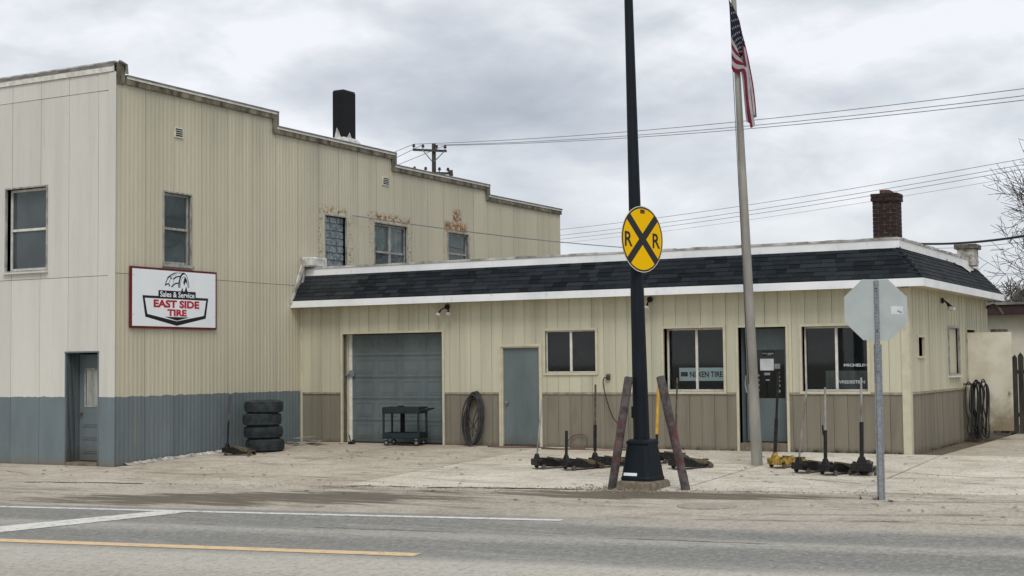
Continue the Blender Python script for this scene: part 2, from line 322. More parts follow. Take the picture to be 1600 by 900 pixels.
roadpaint('paint_white', lin((220, 217, 210), 1.05), lin((150, 148, 142)), .41)
roadpaint('paint_faded', lin((206, 202, 192), 1.0), lin((160, 152, 138)), .47)
roadpaint('paint_orange', lin((226, 194, 148), 1.03), lin((168, 158, 138)), .40)
simple('cover_iron', lin((172, 164, 150)), lin((140, 133, 120)), 9, .85)
simple('dirt', lin((112, 100, 82)), lin((84, 74, 60)), 6, .95, bump=.4)
simple('earth', lin((140, 130, 112)), lin((112, 106, 84)), .6, .95)
simple('footing', lin((132, 122, 106)), lin((98, 88, 74)), 9, .95, bump=.5, bscale=30)

# ------------------------------------------------------------------ mesh helpers
WT = {}          # world translation of every object at build time
class MB:
    def __init__(s): s.v = []; s.f = []; s.mi = []
    def box(s, x0, x1, y0, y1, z0, z1, mi=0):
        if x0 > x1: x0, x1 = x1, x0
        if y0 > y1: y0, y1 = y1, y0
        b = len(s.v); s.v += [(x, y, z) for z in (z0, z1) for y in (y0, y1) for x in (x0, x1)]
        s.f += [tuple(b+i for i in q) for q in ((0, 2, 3, 1), (4, 5, 7, 6), (0, 1, 5, 4), (2, 6, 7, 3), (1, 3, 7, 5), (0, 4, 6, 2))]; s.mi += [mi]*6; return s
    def frustum(s, c, w0, d0, w1, d1, z0, z1, mi=0):
        b = len(s.v)
        for w, d, z in ((w0, d0, z0), (w1, d1, z1)): s.v += [(c[0]+i*w/2, c[1]+j*d/2, z) for j in (-1, 1) for i in (-1, 1)]
        s.f += [tuple(b+i for i in q) for q in ((0, 2, 3, 1), (4, 5, 7, 6), (0, 1, 5, 4), (2, 6, 7, 3), (1, 3, 7, 5), (0, 4, 6, 2))]; s.mi += [mi]*6; return s
    def poly(s, pts, mi=0):
        b = len(s.v); s.v += [tuple(p) for p in pts]; s.f.append(tuple(range(b, b+len(pts)))); s.mi.append(mi); return s
    def prism(s, pts, off, mi=0):
        """pts: 3D outline; off: extrusion vector"""
        n = len(pts); b = len(s.v); o = V(off); s.v += [tuple(p) for p in pts] + [tuple(V(p)+o) for p in pts]
        s.f += [tuple(range(b+n-1, b-1, -1)), tuple(range(b+n, b+2*n))] + [(b+i, b+(i+1) % n, b+n+(i+1) % n, b+n+i) for i in range(n)]; s.mi += [mi]*(n+2); return s
    def tube(s, pts, r, n=8, closed=False, mi=0, cap=True):
        pts = [V(p) for p in pts]; k = len(pts); rs = r if isinstance(r, (list, tuple)) else [r]*k; b = len(s.v); up = None
        for i, p in enumerate(pts):
            a = pts[(i-1) % k] if (closed or i > 0) else p; c = pts[(i+1) % k] if (closed or i < k-1) else p
            d = (c-a).normalized() if (c-a).length > 1e-9 else V((0, 0, 1))
            if up is None: up = d.orthogonal().normalized()
            up = (up - d*up.dot(d)); up = up.normalized() if up.length > 1e-6 else d.orthogonal().normalized(); w = d.cross(up)
            s.v += [tuple(p + (up*math.cos(t)+w*math.sin(t))*rs[i]) for t in [2*math.pi*j/n for j in range(n)]]
        m_ = k if closed else k-1
        for i in range(m_):
            for j in range(n):
                s.f.append((b+i*n+j, b+i*n+(j+1) % n, b+((i+1) % k)*n+(j+1) % n, b+((i+1) % k)*n+j)); s.mi.append(mi)
        if cap and not closed:
            s.f.append(tuple(b+j for j in range(n-1, -1, -1))); s.f.append(tuple(b+(k-1)*n+j for j in range(n))); s.mi += [mi]*2
        return s
    def lathe(s, prof, n=16, c=(0, 0, 0), axis='Z', mi=0, close=False):
        b = len(s.v); k = len(prof)
        for (r, h) in prof:
            for j in range(n):
                t = 2*math.pi*j/n; x, y = r*math.cos(t), r*math.sin(t)
                q = (x, y, h) if axis == 'Z' else ((h, x, y) if axis == 'X' else (x, h, y)); s.v.append((q[0]+c[0], q[1]+c[1], q[2]+c[2]))
        for i in range(k if close else k-1):
            i2 = (i+1) % k
            for j in range(n): s.f.append((b+i*n+j, b+i*n+(j+1) % n, b+i2*n+(j+1) % n, b+i2*n+j)); s.mi.append(mi)
        if not close:
            s.f.append(tuple(b+j for j in range(n-1, -1, -1))); s.f.append(tuple(b+(k-1)*n+j for j in range(n))); s.mi += [mi]*2
        return s
    def mesh(s, name, mats, origin):
        me = bpy.data.meshes.new(name); me.from_pydata([(x-origin[0], y-origin[1], z-origin[2]) for x, y, z in s.v], [], s.f)
        for m in (mats if isinstance(mats, (list, tuple)) else [mats]): me.materials.append(MT[m])
        if any(s.mi): me.polygons.foreach_set('material_index', s.mi)
        me.update(); return me
    def build(s, name, mats, parent=None, smooth=False, bevel=0, label=None, cat=None, group=None, kind=None, base=False, merge=False):
        xs, ys, zs = zip(*s.v); o = V(((min(xs)+max(xs))/2, (min(ys)+max(ys))/2, min(zs) if (parent is None or base) else (min(zs)+max(zs))/2))
        me = s.mesh(name, mats, o)
        if smooth: me.polygons.foreach_set('use_smooth', [True]*len(me.polygons))
        ob = bpy.data.objects.new(name, me); COL.objects.link(ob); place(ob, o, parent)
        if smooth and smooth != 2:
            me.set_sharp_from_angle(angle=R_(38))
        if bevel:
            b = ob.modifiers.new('bevel', 'BEVEL'); b.width = bevel; b.segments = 1; b.limit_method = 'ANGLE'
        tag(ob, label, cat, group, kind); return ob
def tag(o, label=None, cat=None, group=None, kind=None):
    for k, v in (('label', label), ('category', cat), ('group', group), ('kind', kind)):
        if v: o[k] = v
    return o
def place(ob, o, parent):
    WT[ob.name] = V(o)
    if parent is not None:
        ob.parent = parent; ob.location = V(o) - WT[parent.name]
    else: ob.location = o
def empty(name, loc=(0, 0, 0), label=None, cat=None, group=None):
    e = bpy.data.objects.new(name, None); e.empty_display_size = .2; COL.objects.link(e); e.location = loc; WT[e.name] = V(loc); tag(e, label, cat, group); return e
def inst(me, name, mat4, parent):
    """object that shares mesh data, placed by a world matrix (parents are unrotated while building)"""
    ob = bpy.data.objects.new(name, me); COL.objects.link(ob); ob.parent = parent
    ob.matrix_local = Matrix.Translation(-WT[parent.name]) @ mat4; WT[ob.name] = mat4.to_translation(); return ob
def text(body, parent, o, ux, uz, w, h, mat, name='lettering', bold=.0, label=None, depth=.004):
    cu = bpy.data.curves.new('t', 'FONT'); cu.body = body; cu.offset = bold; cu.resolution_u = 3
    t_ = bpy.data.objects.new('t', cu); COL.objects.link(t_); bpy.context.view_layer.update()
    dg = bpy.context.evaluated_depsgraph_get(); me = bpy.data.meshes.new_from_object(t_.evaluated_get(dg)); bpy.data.objects.remove(t_)
    xs = [v.co.x for v in me.vertices]; ys = [v.co.y for v in me.vertices]; x0, x1, y0, y1 = min(xs), max(xs), min(ys), max(ys)
    ux, uz, o = V(ux), V(uz), V(o)
    for v in me.vertices: v.co = ux*((v.co.x-x0)/(x1-x0)-.5)*w + uz*((v.co.y-y0)/(y1-y0)-.5)*h
    me.materials.clear(); me.materials.append(MT[mat]); me.name = name
    ob = bpy.data.objects.new(name, me); COL.objects.link(ob); place(ob, o, parent); tag(ob, label); return ob
def gz(y):
    if y >= 0: return 0.0
    if y > -8: return .03*y
    if y > -12: return -.03*(10-(12+y)**2/8)
    return -.3
class Plane:
    """wall plane: u along the wall, w into the wall, z up"""
    def __init__(s, side, c): s.side = side; s.c = c
    def p(s, u, w, z): return (s.c-w, u, z) if s.side else (u, s.c+w, z)
    def box(s, mb, u0, u1, w0, w1, z0, z1, mi=0):
        if s.side: mb.box(s.c-w1, s.c-w0, u0, u1, z0, z1, mi)
        else: mb.box(u0, u1, s.c+w0, s.c+w1, z0, z1, mi)
        return mb
def cut(u0, u1, z0, z1, holes):
    """rectangle minus holes -> rectangles"""
    us = sorted({u0, u1} | {min(max(x, u0), u1) for h in holes for x in h[:2]}); out = []
    for a, b in zip(us, us[1:]):
        if b-a < 1e-6: continue
        spans = [(z0, z1)]
        for h in holes:
            if h[0] <= a+1e-9 and h[1] >= b-1e-9:
                ns = []
                for (s0, s1) in spans:
                    if h[3] <= s0 or h[2] >= s1: ns.append((s0, s1)); continue
                    if h[2] > s0: ns.append((s0, h[2]))
                    if h[3] < s1: ns.append((h[3], s1))
                spans = ns
        out += [(a, b, s0, s1) for s0, s1 in spans]
    return out

def clusters(rs):
    """group rectangles that touch"""
    gs = []
    for r in rs:
        hit = [g for g in gs if any(abs(q[1]-r[0]) < 1e-6 and q[2] < r[3]-1e-6 and r[2] < q[3]-1e-6 for q in g)]
        n = [r]
        for g in hit: n = g+n; gs.remove(g)
        gs.append(n)
    return gs
# ------------------------------------------------------------------ ground, road, forecourt
def sheet(name, x0, x1, nx, y0, y1, ny, z, mat, frame=None, kind='structure', parent=None):
    mb = MB()
    for j in range(ny+1):
        for i in range(nx+1):
            a, b = x0+(x1-x0)*i/nx, y0+(y1-y0)*j/ny
            q = RO + RD*a + RN*b if frame else V((a, b, 0)); mb.v.append((q.x, q.y, gz(q.y)+z))
    for j in range(ny):
        for i in range(nx):
            k = j*(nx+1)+i; mb.f.append((k, k+1, k+nx+2, k+nx+1)); mb.mi.append(0)
    return mb.build(name, mat, parent, kind=kind)
mb = MB(); ys = [-900, -60, -14, -12, -11, -10, -9, -8, -4, 0, 40, 900]; xs = [-900, -60, 0, 40, 100, 900]
for y in ys:
    for x in xs: mb.v.append((x, y, gz(y)-.07))
for j in range(len(ys)-1):
    for i in range(len(xs)-1): k = j*len(xs)+i; mb.f.append((k, k+1, k+len(xs)+1, k+len(xs))); mb.mi.append(0)
mb.build('ground', 'earth', kind='structure')
road = sheet('road', -60, 40, 100, -8.6, .32, 20, 0, 'asphalt', True)
sheet('roadside_strip', -60, 40, 100, .32, 3.52, 8, -.006, 'shoulder_pave', True)
def marking(name, a0, a1, n0, n1, mat, label, slant=0, nx=24):
    mb = MB()
    for i in range(nx+1):
        a = a0+(a1-a0)*i/nx
        for b in (n0, n1):
            q = RO+RD*a+RN*(b+slant*i/nx); mb.v.append((q.x, q.y, gz(q.y)+.005))
    for i in range(nx): mb.f.append((2*i, 2*i+2, 2*i+3, 2*i+1)); mb.mi.append(0)
    return mb.build(name, mat, road, label=label)
marking('edge_line', -40, .0, -.15, .02, 'paint_white', 'white edge line')
marking('centre_line', -40, -.6, -3.67, -3.42, 'paint_orange', 'worn orange centre line')
# stop bar before the rail crossing
mb = MB(); P = [(5.55, -13.75), (4.8, -13.0), (5.95, -11.33), (6.65, -11.12)]; 
A, B, C_, D = [V((x, y, 0)) for x, y in ((5.75, -15.2), (5.2, -14.45), (6.0, -11.28), (6.55, -11.08))]
for i in range(11):
    t = i/10
    for q in (B.lerp(C_, t), A.lerp(D, t)): mb.v.append((q.x, q.y, gz(q.y)+.006))
for i in range(10): mb.f.append((2*i, 2*i+1, 2*i+3, 2*i+2)); mb.mi.append(0)
mb.build('stop_bar', 'paint_white', road, label='broad white stop bar')
mb = MB(); A, B = V((15.2, -6.9, 0)), V((22, -4.85, 0))
for i in range(11):
    q = A.lerp(B, i/10)
    for d in (-.04, .04): mb.v.append((q.x, q.y+d, gz(q.y+d)+.001))
for i in range(10): mb.f.append((2*i, 2*i+2, 2*i+3, 2*i+1)); mb.mi.append(0)
mb.build('faded_line', 'paint_faded', road, label='faded white line by the stop sign')

def edge_y(x, n): # y of the line at road coordinate n
    return (RO + RN*n).y + (x-(RO+RN*n).x)*math.tan(RA)
fc = sheet('forecourt', -14, 24, 38, -10, 16, 26, -.045, 'dirt')
# trim the dirt bed to the slab field
for v in fc.data.vertices:
    w = v.co + fc.location; ye = edge_y(w.x, 3.5)
    if w.y < ye: v.co.y = ye-fc.location.y; v.co.z = gz(ye)-.045-fc.location.z
xb = [-13.5, -10.2, -6.9, -3.6, -.25, 3.1, 6.42, 9.45, 12.0, 14.6, 17.4, 20.4, 23.5]
def slab(x0, x1, ya, yb):
    """ya: (y at x0, y at x1) lower edge, yb upper edge"""
    g = .011; t = [random.uniform(-.005, .004) for _ in range(4)]; j = lambda: random.uniform(-.012, .012)
    n = 6; mb = MB(); low = [(x0+g+(x1-x0-2*g)*i/n, ya[0]+(ya[1]-ya[0])*i/n+g) for i in range(n+1)]; hi = [(x0+g+(x1-x0-2*g)*i/n, yb-g) for i in range(n+1)]
    m_ = 4
    for r in range(m_+1):
        for i in range(n+1):
            x = low[i][0]; y = low[i][1]+(hi[i][1]-low[i][1])*r/m_; a, b = i/n, r/m_
            dz = (t[0]*(1-a)+t[1]*a)*(1-b)+(t[2]*(1-a)+t[3]*a)*b
            jx = j() if i in (0, n) else 0; jy = j() if r in (0, m_) else 0
            mb.v.append((x+jx*.5, y+jy*.5, gz(y)+dz-.001))
    for r in range(m_):
        for i in range(n): k = r*(n+1)+i; mb.f.append((k, k+1, k+n+2, k+n+1)); mb.mi.append(0)
    ring = [i for i in range(n+1)] + [r*(n+1)+n for r in range(1, m_+1)] + [m_*(n+1)+i for i in range(n-1, -1, -1)] + [r*(n+1) for r in range(m_-1, 0, -1)]
    b = len(mb.v); mb.v += [(mb.v[i][0], mb.v[i][1], mb.v[i][2]-.06) for i in ring]; k = len(ring)
    for i in range(k): mb.f.append((ring[i], b+i, b+(i+1) % k, ring[(i+1) % k])); mb.mi.append(0)
    mb.build('concrete_slab', 'slab_light' if x0 > 6 and yb < 1 else 'slab_concrete', fc, smooth=True)
for x0, x1 in zip(xb, xb[1:]):
    e0, e1 = edge_y(x0, 3.5), edge_y(x1, 3.5)
    if x1 < 0: rows = [-6.03]
    elif x1 < 14.7: rows = [-3.9, -.03] if e0 < -4.5 else [-.03]
    else: rows = [-3.9, -.03, 3.4, 7.2, 12] if min(e0, e1) < -4.2 else [-.5, 3.4, 7.2, 12]
    if x1 < 3.2 and x1 > 0: rows = [-6.03, -3.0, -.03]
    lo = (e0, e1)
    for y in rows:
        if x1 > 14.5 and x0 < 14.2 and y > 0: continue
        if min(y-lo[0], y-lo[1]) < .3: continue
        X0 = max(x0, .03) if (x0 < 0 < x1 and lo[0] > -6.1) else x0
        slab(X0, x1, lo, y); lo = (y, y)
# hairline cracks, real thin grooves of dirt lying in the slabs
def crack(pts, w=.012):
    mb = MB(); P = []
    for a, b in zip(pts, pts[1:]):
        k = max(2, int((V(b)-V(a)).length/.18))
        for i in range(k): q = V(a).lerp(V(b), i/k); P.append((q.x+random.uniform(-.03, .03), q.y+random.uniform(-.03, .03)))
    P.append(pts[-1])
    for i, (x, y) in enumerate(P):
        ww = w*random.uniform(.4, 1.3)
        for d in (-ww, ww): mb.v.append((x+d*.3, y+d, gz(y)+.0045))
    for i in range(len(P)-1): mb.f.append((2*i, 2*i+2, 2*i+3, 2*i+1)); mb.mi.append(0)
    mb.build('crack', 'dirt', fc)
for c_ in ([(2.2, -5.2), (3.6, -4.5), (4.4, -4.55)], [(8.9, -6.6), (9.6, -5.6), (9.9, -4.3), (10.6, -4.0)], [(2.4, -1.6), (2.9, -2.2), (3.2, -2.1), (3.3, -2.7), (4.2, -3.0)],
           [(12.1, -4.6), (13.3, -4.4), (14.4, -4.9)], [(14.8, -3.2), (16.0, -3.6), (17.0, -3.3)], [(4.4, -2.0), (5.2, -1.7), (6.3, -1.4)], [(15.2, 2.2), (16.0, 1.6), (16.4, .6), (17.3, .2)],
           [(-2.8, -7.4), (-1.6, -7.2), (-.6, -7.6)], [(3.4, -6.9), (4.6, -6.4), (5.9, -6.5)]): crack(c_)
def rpt(a, n): q = RO+RD*a+RN*n; return (q.x, q.y)
for (a0, a1, n, w) in ((-5.2, -3.6, 3.52, .03), (-3.3, -.7, 3.5, .05), (-.3, .2, 3.47, .03), (1.0, 2.6, 3.5, .022), (-11, -8.6, 3.5, .03)): crack([rpt(a0, n), rpt((a0+a1)/2, n+random.uniform(-.03, .03)), rpt(a1, n)], w)
crack([rpt(-5.0, 3.2), rpt(-4.6, 3.5), rpt(-4.35, 3.62)], .07)
for (a0, n0, a1, n1) in ((-2.9, -1.42, -.9, -1.5), (1.1, -1.62, 2.9, -1.75), (-4.6, -1.4, -4.3, -1.42), (-1.9, -.1, -1.75, .25), (3.4, 2.1, 4.6, 2.4), (2.2, .95, 5.2, 1.3), (1.6, .3, 4.4, .55)): crack([rpt(a0, n0), rpt(a1, n1)], .014)
# small iron utility cover in the gutter
mb = MB(); c0 = V((13.09, -8.04, gz(-8.04)))
mb.lathe([(.42, -.03), (.42, .004), (.36, .006), (.35, .001), (.0, .003)], 24, c0)
mb.build('utility_cover', 'cover_iron', label='round iron utility cover set in the roadside pavement', cat='utility cover')

# ------------------------------------------------------------------ windows, doors
def tunnel(P, u0, u1, z0, z1, w0, w1, t=.03):
    mb = MB(); P.box(mb, u0-t, u0, w0, w1, z0-t, z1+t); P.box(mb, u1, u1+t, w0, w1, z0-t, z1+t); P.box(mb, u0, u1, w0, w1, z1, z1+t); P.box(mb, u0, u1, w0, w1, z0-t, z0); return mb
def window(P, parent, u0, u1, z0, z1, rec, style, trim, sash, out=.02, fr=.035, glass='glass'):
    w = tunnel(P, u0, u1, z0, z1, -out, rec+.05).build('window', trim, parent)
    a0, a1, b0, b1 = u0+.004, u1-.004, z0+.004, z1-.004
    mb = MB(); P.box(mb, a0, a0+fr, rec-.02, rec+.02, b0, b1); P.box(mb, a1-fr, a1, rec-.02, rec+.02, b0, b1); P.box(mb, a0+fr, a1-fr, rec-.02, rec+.02, b1-fr, b1); P.box(mb, a0+fr, a1-fr, rec-.02, rec+.02, b0, b0+fr)
    mb.build('sash_frame', sash, w)
    panes = []
    if style == 'slider':
        um = (u0+u1)/2; P.box(MB(), um-.025, um+.025, rec-.026, rec+.02, b0+fr, b1-fr).build('mullion', sash, w); panes = [(a0+fr, um-.025, b0+fr, b1-fr), (um+.025, a1-fr, b0+fr, b1-fr)]
    elif style == 'hung':
        zm = (z0+z1)/2; P.box(MB(), a0+fr, a1-fr, rec-.03, rec+.02, zm-.025, zm+.025).build('meeting_rail', sash, w); panes = [(a0+fr, a1-fr, b0+fr, zm-.025), (a0+fr, a1-fr, zm+.025, b1-fr)]
    elif style == 'hung2':
        zm = z0+(z1-z0)*.38; um = (u0+u1)/2
        P.box(MB(), um-.04, um+.04, rec-.04, rec+.02, b0+fr, b1-fr).build('mullion', sash, w)
        for (x, y) in ((a0+fr, um-.04), (um+.04, a1-fr)):
            P.box(MB(), x, y, rec-.03, rec+.02, zm-.025, zm+.025).build('meeting_rail', sash, w); panes += [(x, y, b0+fr, zm-.025), (x, y, zm+.025, b1-fr)]
    elif style == 'one': panes = [(a0+fr, a1-fr, b0+fr, b1-fr)]
    for (x, y, s, t) in panes:
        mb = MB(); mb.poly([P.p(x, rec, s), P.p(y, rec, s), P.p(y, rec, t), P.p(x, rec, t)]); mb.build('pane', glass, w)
    return w
def sill(P, w, u0, u1, z, mat, d=.07): P.box(MB(), u0-.05, u1+.05, -d, .03, z-.035, z-.001).build('sill', mat, w)
def knob(P, parent, u, z, w, r=.03, mat='bare_steel'):
    mb = MB(); q = P.p(u, w-.035, z); mb.lathe([(r*.4, -.035), (r*.4, -.012), (r, -.008), (r*1.1, .008), (r*.7, .028), (.004, .032)], 12, q, 'X' if P.side else 'Y')
    if not P.side:
        for i, v in enumerate(mb.v): mb.v[i] = (v[0], 2*q[1]-v[1], v[2])
    mb.build('knob', mat, parent, smooth=True)

# ------------------------------------------------------------------ low tyre shop
LB = empty('low_workshop', (7, 4, 0), 'single storey cream metal-sided workshop with dark shingled mansard roof', 'building')
XR, YB, ZS = 14.04, 8.0, 3.10
FP, SP_ = Plane(False, 0.0), Plane(True, XR)
GAR = (1.20, 3.88, -.05, 2.47); WDR = (5.36, 6.30, -.05, 2.12); W1 = (6.44, 7.61, 1.555, 2.44); W2 = (9.14, 10.41, 1.165, 2.43); ENT = (10.72, 11.69, -.05, 2.42); W3 = (12.01, 13.27, 1.165, 2.41)
FH = [GAR, WDR, W1, W2, ENT, W3]
SW1, SW2, SDR = (.71, 1.21, 1.82, 2.18), (3.52, 4.57, 1.45, 2.41), (5.40, 6.32, .16, 2.40); SH = [SW1, SW2, SDR]
def wallbox(P, u0, u1, z0, z1, holes, w0, w1):
    mb = MB()
    for (a, b, c, d) in cut(u0, u1, z0, z1, holes): P.box(mb, a, b, w0, w1, c, d)
    return mb
fw = wallbox(FP, .16, XR-.02, -.12, 3.5, FH, .022, .16).build('front_wall', 'seam_dark', LB)
sw = wallbox(SP_, .16, YB-.02, -.12, 3.5, SH, .022, .16).build('side_wall', 'seam_dark', LB)
MB().box(.02, XR-.03, YB-.16, YB-.01, -.12, 3.5).build('back_wall', 'cream_siding', LB)
MB().box(.17, XR-.17, 4.4, 4.5, 0, 3.9).build('partition', 'interior', LB)
def boards(P, parent, u0, u1, holes, pitch):
    n = round((u1-u0)/pitch); p = (u1-u0)/n
    for i in range(n):
        a, b = u0+i*p, u0+(i+1)*p
        for (z0, z1, mat) in ((-.06, 1.098, 'taupe_siding'), (1.14, 3.12, 'cream_siding')):
            d = random.uniform(-.003, .003)
            for grp in clusters(cut(a+.003, b-.003, z0, z1, holes)):
                mb = MB()
                for (x, y, s, t) in grp:
                    P.box(mb, x, y, d, .018+d, s, t)
                    if y-x > .12: P.box(mb, x+.006, x+.03, -.006+d, d, s, t)      # raised rib at the lap
                mb.build('siding_board', mat, parent)
boards(FP, fw, .05, XR-.1, [(h[0]-.05, h[1]+.05, h[2]-(.05 if h[2] > .5 else .0), h[3]+.05) for h in FH], .268)
boards(SP_, sw, .1, YB-.02, [(h[0]-.04, h[1]+.04, h[2]-.04, h[3]+.04) for h in SH], .268)
# drip trim over the wainscot
mb = MB()
for (a, b) in ((.04, GAR[0]-.06), (GAR[1]+.06, WDR[0]-.06), (WDR[1]+.06, ENT[0]-.06), (ENT[1]+.06, XR-.12)): FP.box(MB(), a, b, -.02, .019, 1.10, 1.137).build('drip_trim', 'taupe_trim', LB)
SP_.box(MB(), .12, 5.34, -.02, .019, 1.10, 1.137).build('drip_trim', 'taupe_trim', LB)
mb = MB(); FP.box(mb, XR-.13, XR+.022, -.024, -.003, -.05, 3.1); SP_.box(mb, -.002, .13, -.024, -.003, -.05, 3.1); mb.build('corner_trim', 'cream_trim', LB)
FP.box(MB(), .005, .06, -.022, -.002, -.05, 3.1).build('corner_trim', 'cream_trim', LB)
# opening trims
def casing(P, h, mat='cream_trim', t=.05, floor=True, parent=LB):
    mb = MB(); P.box(mb, h[0]-t, h[0], -.026, .0, h[2], h[3]+t); P.box(mb, h[1], h[1]+t, -.026, .0, h[2], h[3]+t); P.box(mb, h[0], h[1], -.026, .0, h[3], h[3]+t)
    if not floor: P.box(mb, h[0]-t, h[1]+t, -.03, .0, h[2]-t, h[2]-.001)
    return mb.build('casing', mat, parent)
for h in (GAR, WDR, ENT): casing(FP, h)
for h in (W1, W2, W3): casing(FP, h, floor=False)
casing(SP_, SDR, t=.035)
# garage door in its reveal
FP.box(MB(), GAR[0]-.02, GAR[0]+.0, .0, .34, -.05, GAR[3]).build('jamb', 'cream_trim', LB)
FP.box(MB(), GAR[1], GAR[1]+.02, .0, .34, -.05, GAR[3]).build('jamb', 'cream_trim', LB)
FP.box(MB(), GAR[0], GAR[1], .0, .34, GAR[3], GAR[3]+.02).build('lintel', 'cream_trim', LB)
gd = MB(); FP.box(gd, GAR[0]+.005, GAR[0]+.085, .24, .30, -.02, GAR[3]-.005); gd = gd.build('garage_door', 'sash_white', LB)
g0, g1 = GAR[0]+.09, GAR[1]-.01; hs = (GAR[3]-.02)/5
for i in range(5):
    mb = MB(); z0 = .01+i*hs; FP.box(mb, g0, g1, .26, .31, z0+.004, z0+hs-.004); FP.box(mb, g0, g1, .252, .26, z0+hs-.022, z0+hs-.008)
    q = (g1-g0)/4
    for k in range(4):
        a, b, c, d = g0+k*q+.07, g0+(k+1)*q-.07, z0+.09, z0+hs-.09
        for (x0, x1, y0, y1) in ((a, b, c, c+.016), (a, b, d-.016, d), (a, a+.016, c+.016, d-.016), (b-.016, b, c+.016, d-.016)): FP.box(mb, x0, x1, .253, .26, y0, y1)
        FP.box(mb, a+.05, b-.05, .255, .26, c+.05, d-.05)
    mb.build('door_section', 'door_grey', gd)
FP.box(MB(), g0, g1, .255, .30, -.03, .009).build('bottom_seal', 'black_rubber', gd)
mb = MB(); FP.box(mb, GAR[0]+.03, GAR[0]+.17, .2, .25, 1.5, 1.64); FP.box(mb, GAR[0]-.02, GAR[0]+.05, .12, .2, 1.52, 1.56); mb.build('latch', 'steel_galv', gd)
# walk door
wd = FP.box(MB(), WDR[0]+.035, WDR[1]-.035, .05, .095, .03, WDR[3]-.035).build('walk_door', 'door_grey', LB)
mb = MB(); FP.box(mb, WDR[0], WDR[0]+.03, 0, .14, -.04, WDR[3]); FP.box(mb, WDR[1]-.03, WDR[1], 0, .14, -.04, WDR[3]); FP.box(mb, WDR[0]+.03, WDR[1]-.03, 0, .14, WDR[3]-.03, WDR[3]); mb.build('door_frame', 'cream_trim', wd)
FP.box(MB(), WDR[0]+.03, WDR[1]-.03, .0, .13, -.04, .025).build('threshold', 'rusty_steel', wd)
knob(FP, wd, WDR[0]+.12, .92, .05, .034)
# windows
w1 = window(FP, LB, *W1, .05, 'slider', 'cream_trim', 'sash_white', fr=.02)
w2 = window(FP, LB, *W2, .2, 'slider', 'cream_trim', 'sash_white', fr=.03)
w3 = window(FP, LB, *W3, .16, 'slider', 'cream_trim', 'sash_white', fr=.03)
# entrance door
ed = MB(); a, b = ENT[0]+.03, ENT[1]-.03
for (x, y, s, t) in cut(a, b, .17, ENT[3]-.02, [(a+.2, b-.12, 1.02, 1.98)]): FP.box(ed, x, y, .36, .405, s, t)
ed = ed.build('entrance_door', 'door_grey', LB)
mb = MB(); FP.box(mb, ENT[0]-.02, ENT[0], 0, .42, -.04, ENT[3]); FP.box(mb, ENT[1], ENT[1]+.02, 0, .42, -.04, ENT[3]); FP.box(mb, ENT[0], ENT[1], 0, .42, ENT[3], ENT[3]+.02); mb.build('door_frame', 'door_grey', ed)
FP.box(MB(), ENT[0], ENT[1], .02, .44, -.06, .15).build('door_step', 'footing', ed)
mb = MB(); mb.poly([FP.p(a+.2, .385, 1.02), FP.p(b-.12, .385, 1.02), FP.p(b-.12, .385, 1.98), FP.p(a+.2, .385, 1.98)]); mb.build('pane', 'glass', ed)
FP.box(MB(), a+.28, a+.56, .381, .383, 1.57, 1.80).build('notice', 'paper', ed, label='white paper notice taped to the door glass')
FP.box(MB(), a+.57, a+.69, .381, .383, 1.60, 1.70).build('notice', 'film_white', ed)
FP.box(MB(), a+.33, a+.57, .381, .383, 1.86, 1.95).build('notice', 'sign_black', ed)
for i, (du, z, wd_, h_) in enumerate([(.38, 1.905, .1, .02), (.5, 1.90, .12, .03), (.47, 1.875, .08, .012), (.42, 1.50, .12, .05), (.43, 1.38, .08, .03), (.66, 1.52, .05, .03), (.66, 1.44, .05, .04), (.66, 1.36, .05, .03), (.66, 1.27, .06, .04), (.66, 1.16, .05, .05), (.24, 1.47, .04, .04), (.24, 1.38, .04, .03), (.24, 1.28, .04, .04), (.24, 1.18, .04, .04)]):
    FP.box(MB(), a+du-wd_/2, a+du+wd_/2, .3795, .3805, z-h_/2, z+h_/2).build('decal', 'film_white', ed)
FP.box(MB(), b-.09, b-.05, .335, .36, .98, 1.16).build('push_plate', 'bare_steel', ed); knob(FP, ed, b-.07, .95, .36, .03)
# right-hand wall openings
wa = tunnel(SP_, *SW1, -.03, .1, .04).build('window', 'cream_trim', LB)
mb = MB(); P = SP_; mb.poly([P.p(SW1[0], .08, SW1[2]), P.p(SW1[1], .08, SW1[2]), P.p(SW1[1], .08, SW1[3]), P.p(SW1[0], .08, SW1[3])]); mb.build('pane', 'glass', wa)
SP_.box(MB(), .94, .98, .05, .08, SW1[2], SW1[3]).build('mullion', 'sash_white', wa)
wb_ = tunnel(SP_, *SW2, -.03, .1, .04).build('window', 'sash_old', LB); SP_.box(MB(), SW2[0], SW2[1], .05, .07, SW2[2], SW2[3]).build('cover_board', 'cream_siding', wb_, label='cream board closing the side window')
sill(SP_, wb_, SW2[0], SW2[1], SW2[2]-.04, 'sash_white')
# steel door standing open on the side wall
dr = MB().box(XR+.035, XR+.955, SDR[0]-.05, SDR[0]-.005, .2, 2.33).build('open_door', 'door_dirty', LB, label='grimy off-white steel door swung open')
mb = MB(); q = (XR+.9, SDR[0]-.085, 1.02); mb.lathe([(.012, .035), (.012, .012), (.03, .008), (.034, -.008), (.02, -.028), (.004, -.032)], 12, q, 'Y'); mb.build('knob', 'bare_steel', dr, smooth=True)
for z in (.45, 1.25, 2.1): MB().box(XR+.022, XR+.034, SDR[0]-.04, SDR[0]-.01, z, z+.1).build('hinge', 'rusty_steel', dr)
SP_.box(MB(), SDR[0], SDR[1], -.3, .1, -.06, .15).build('side_step', 'footing', LB)
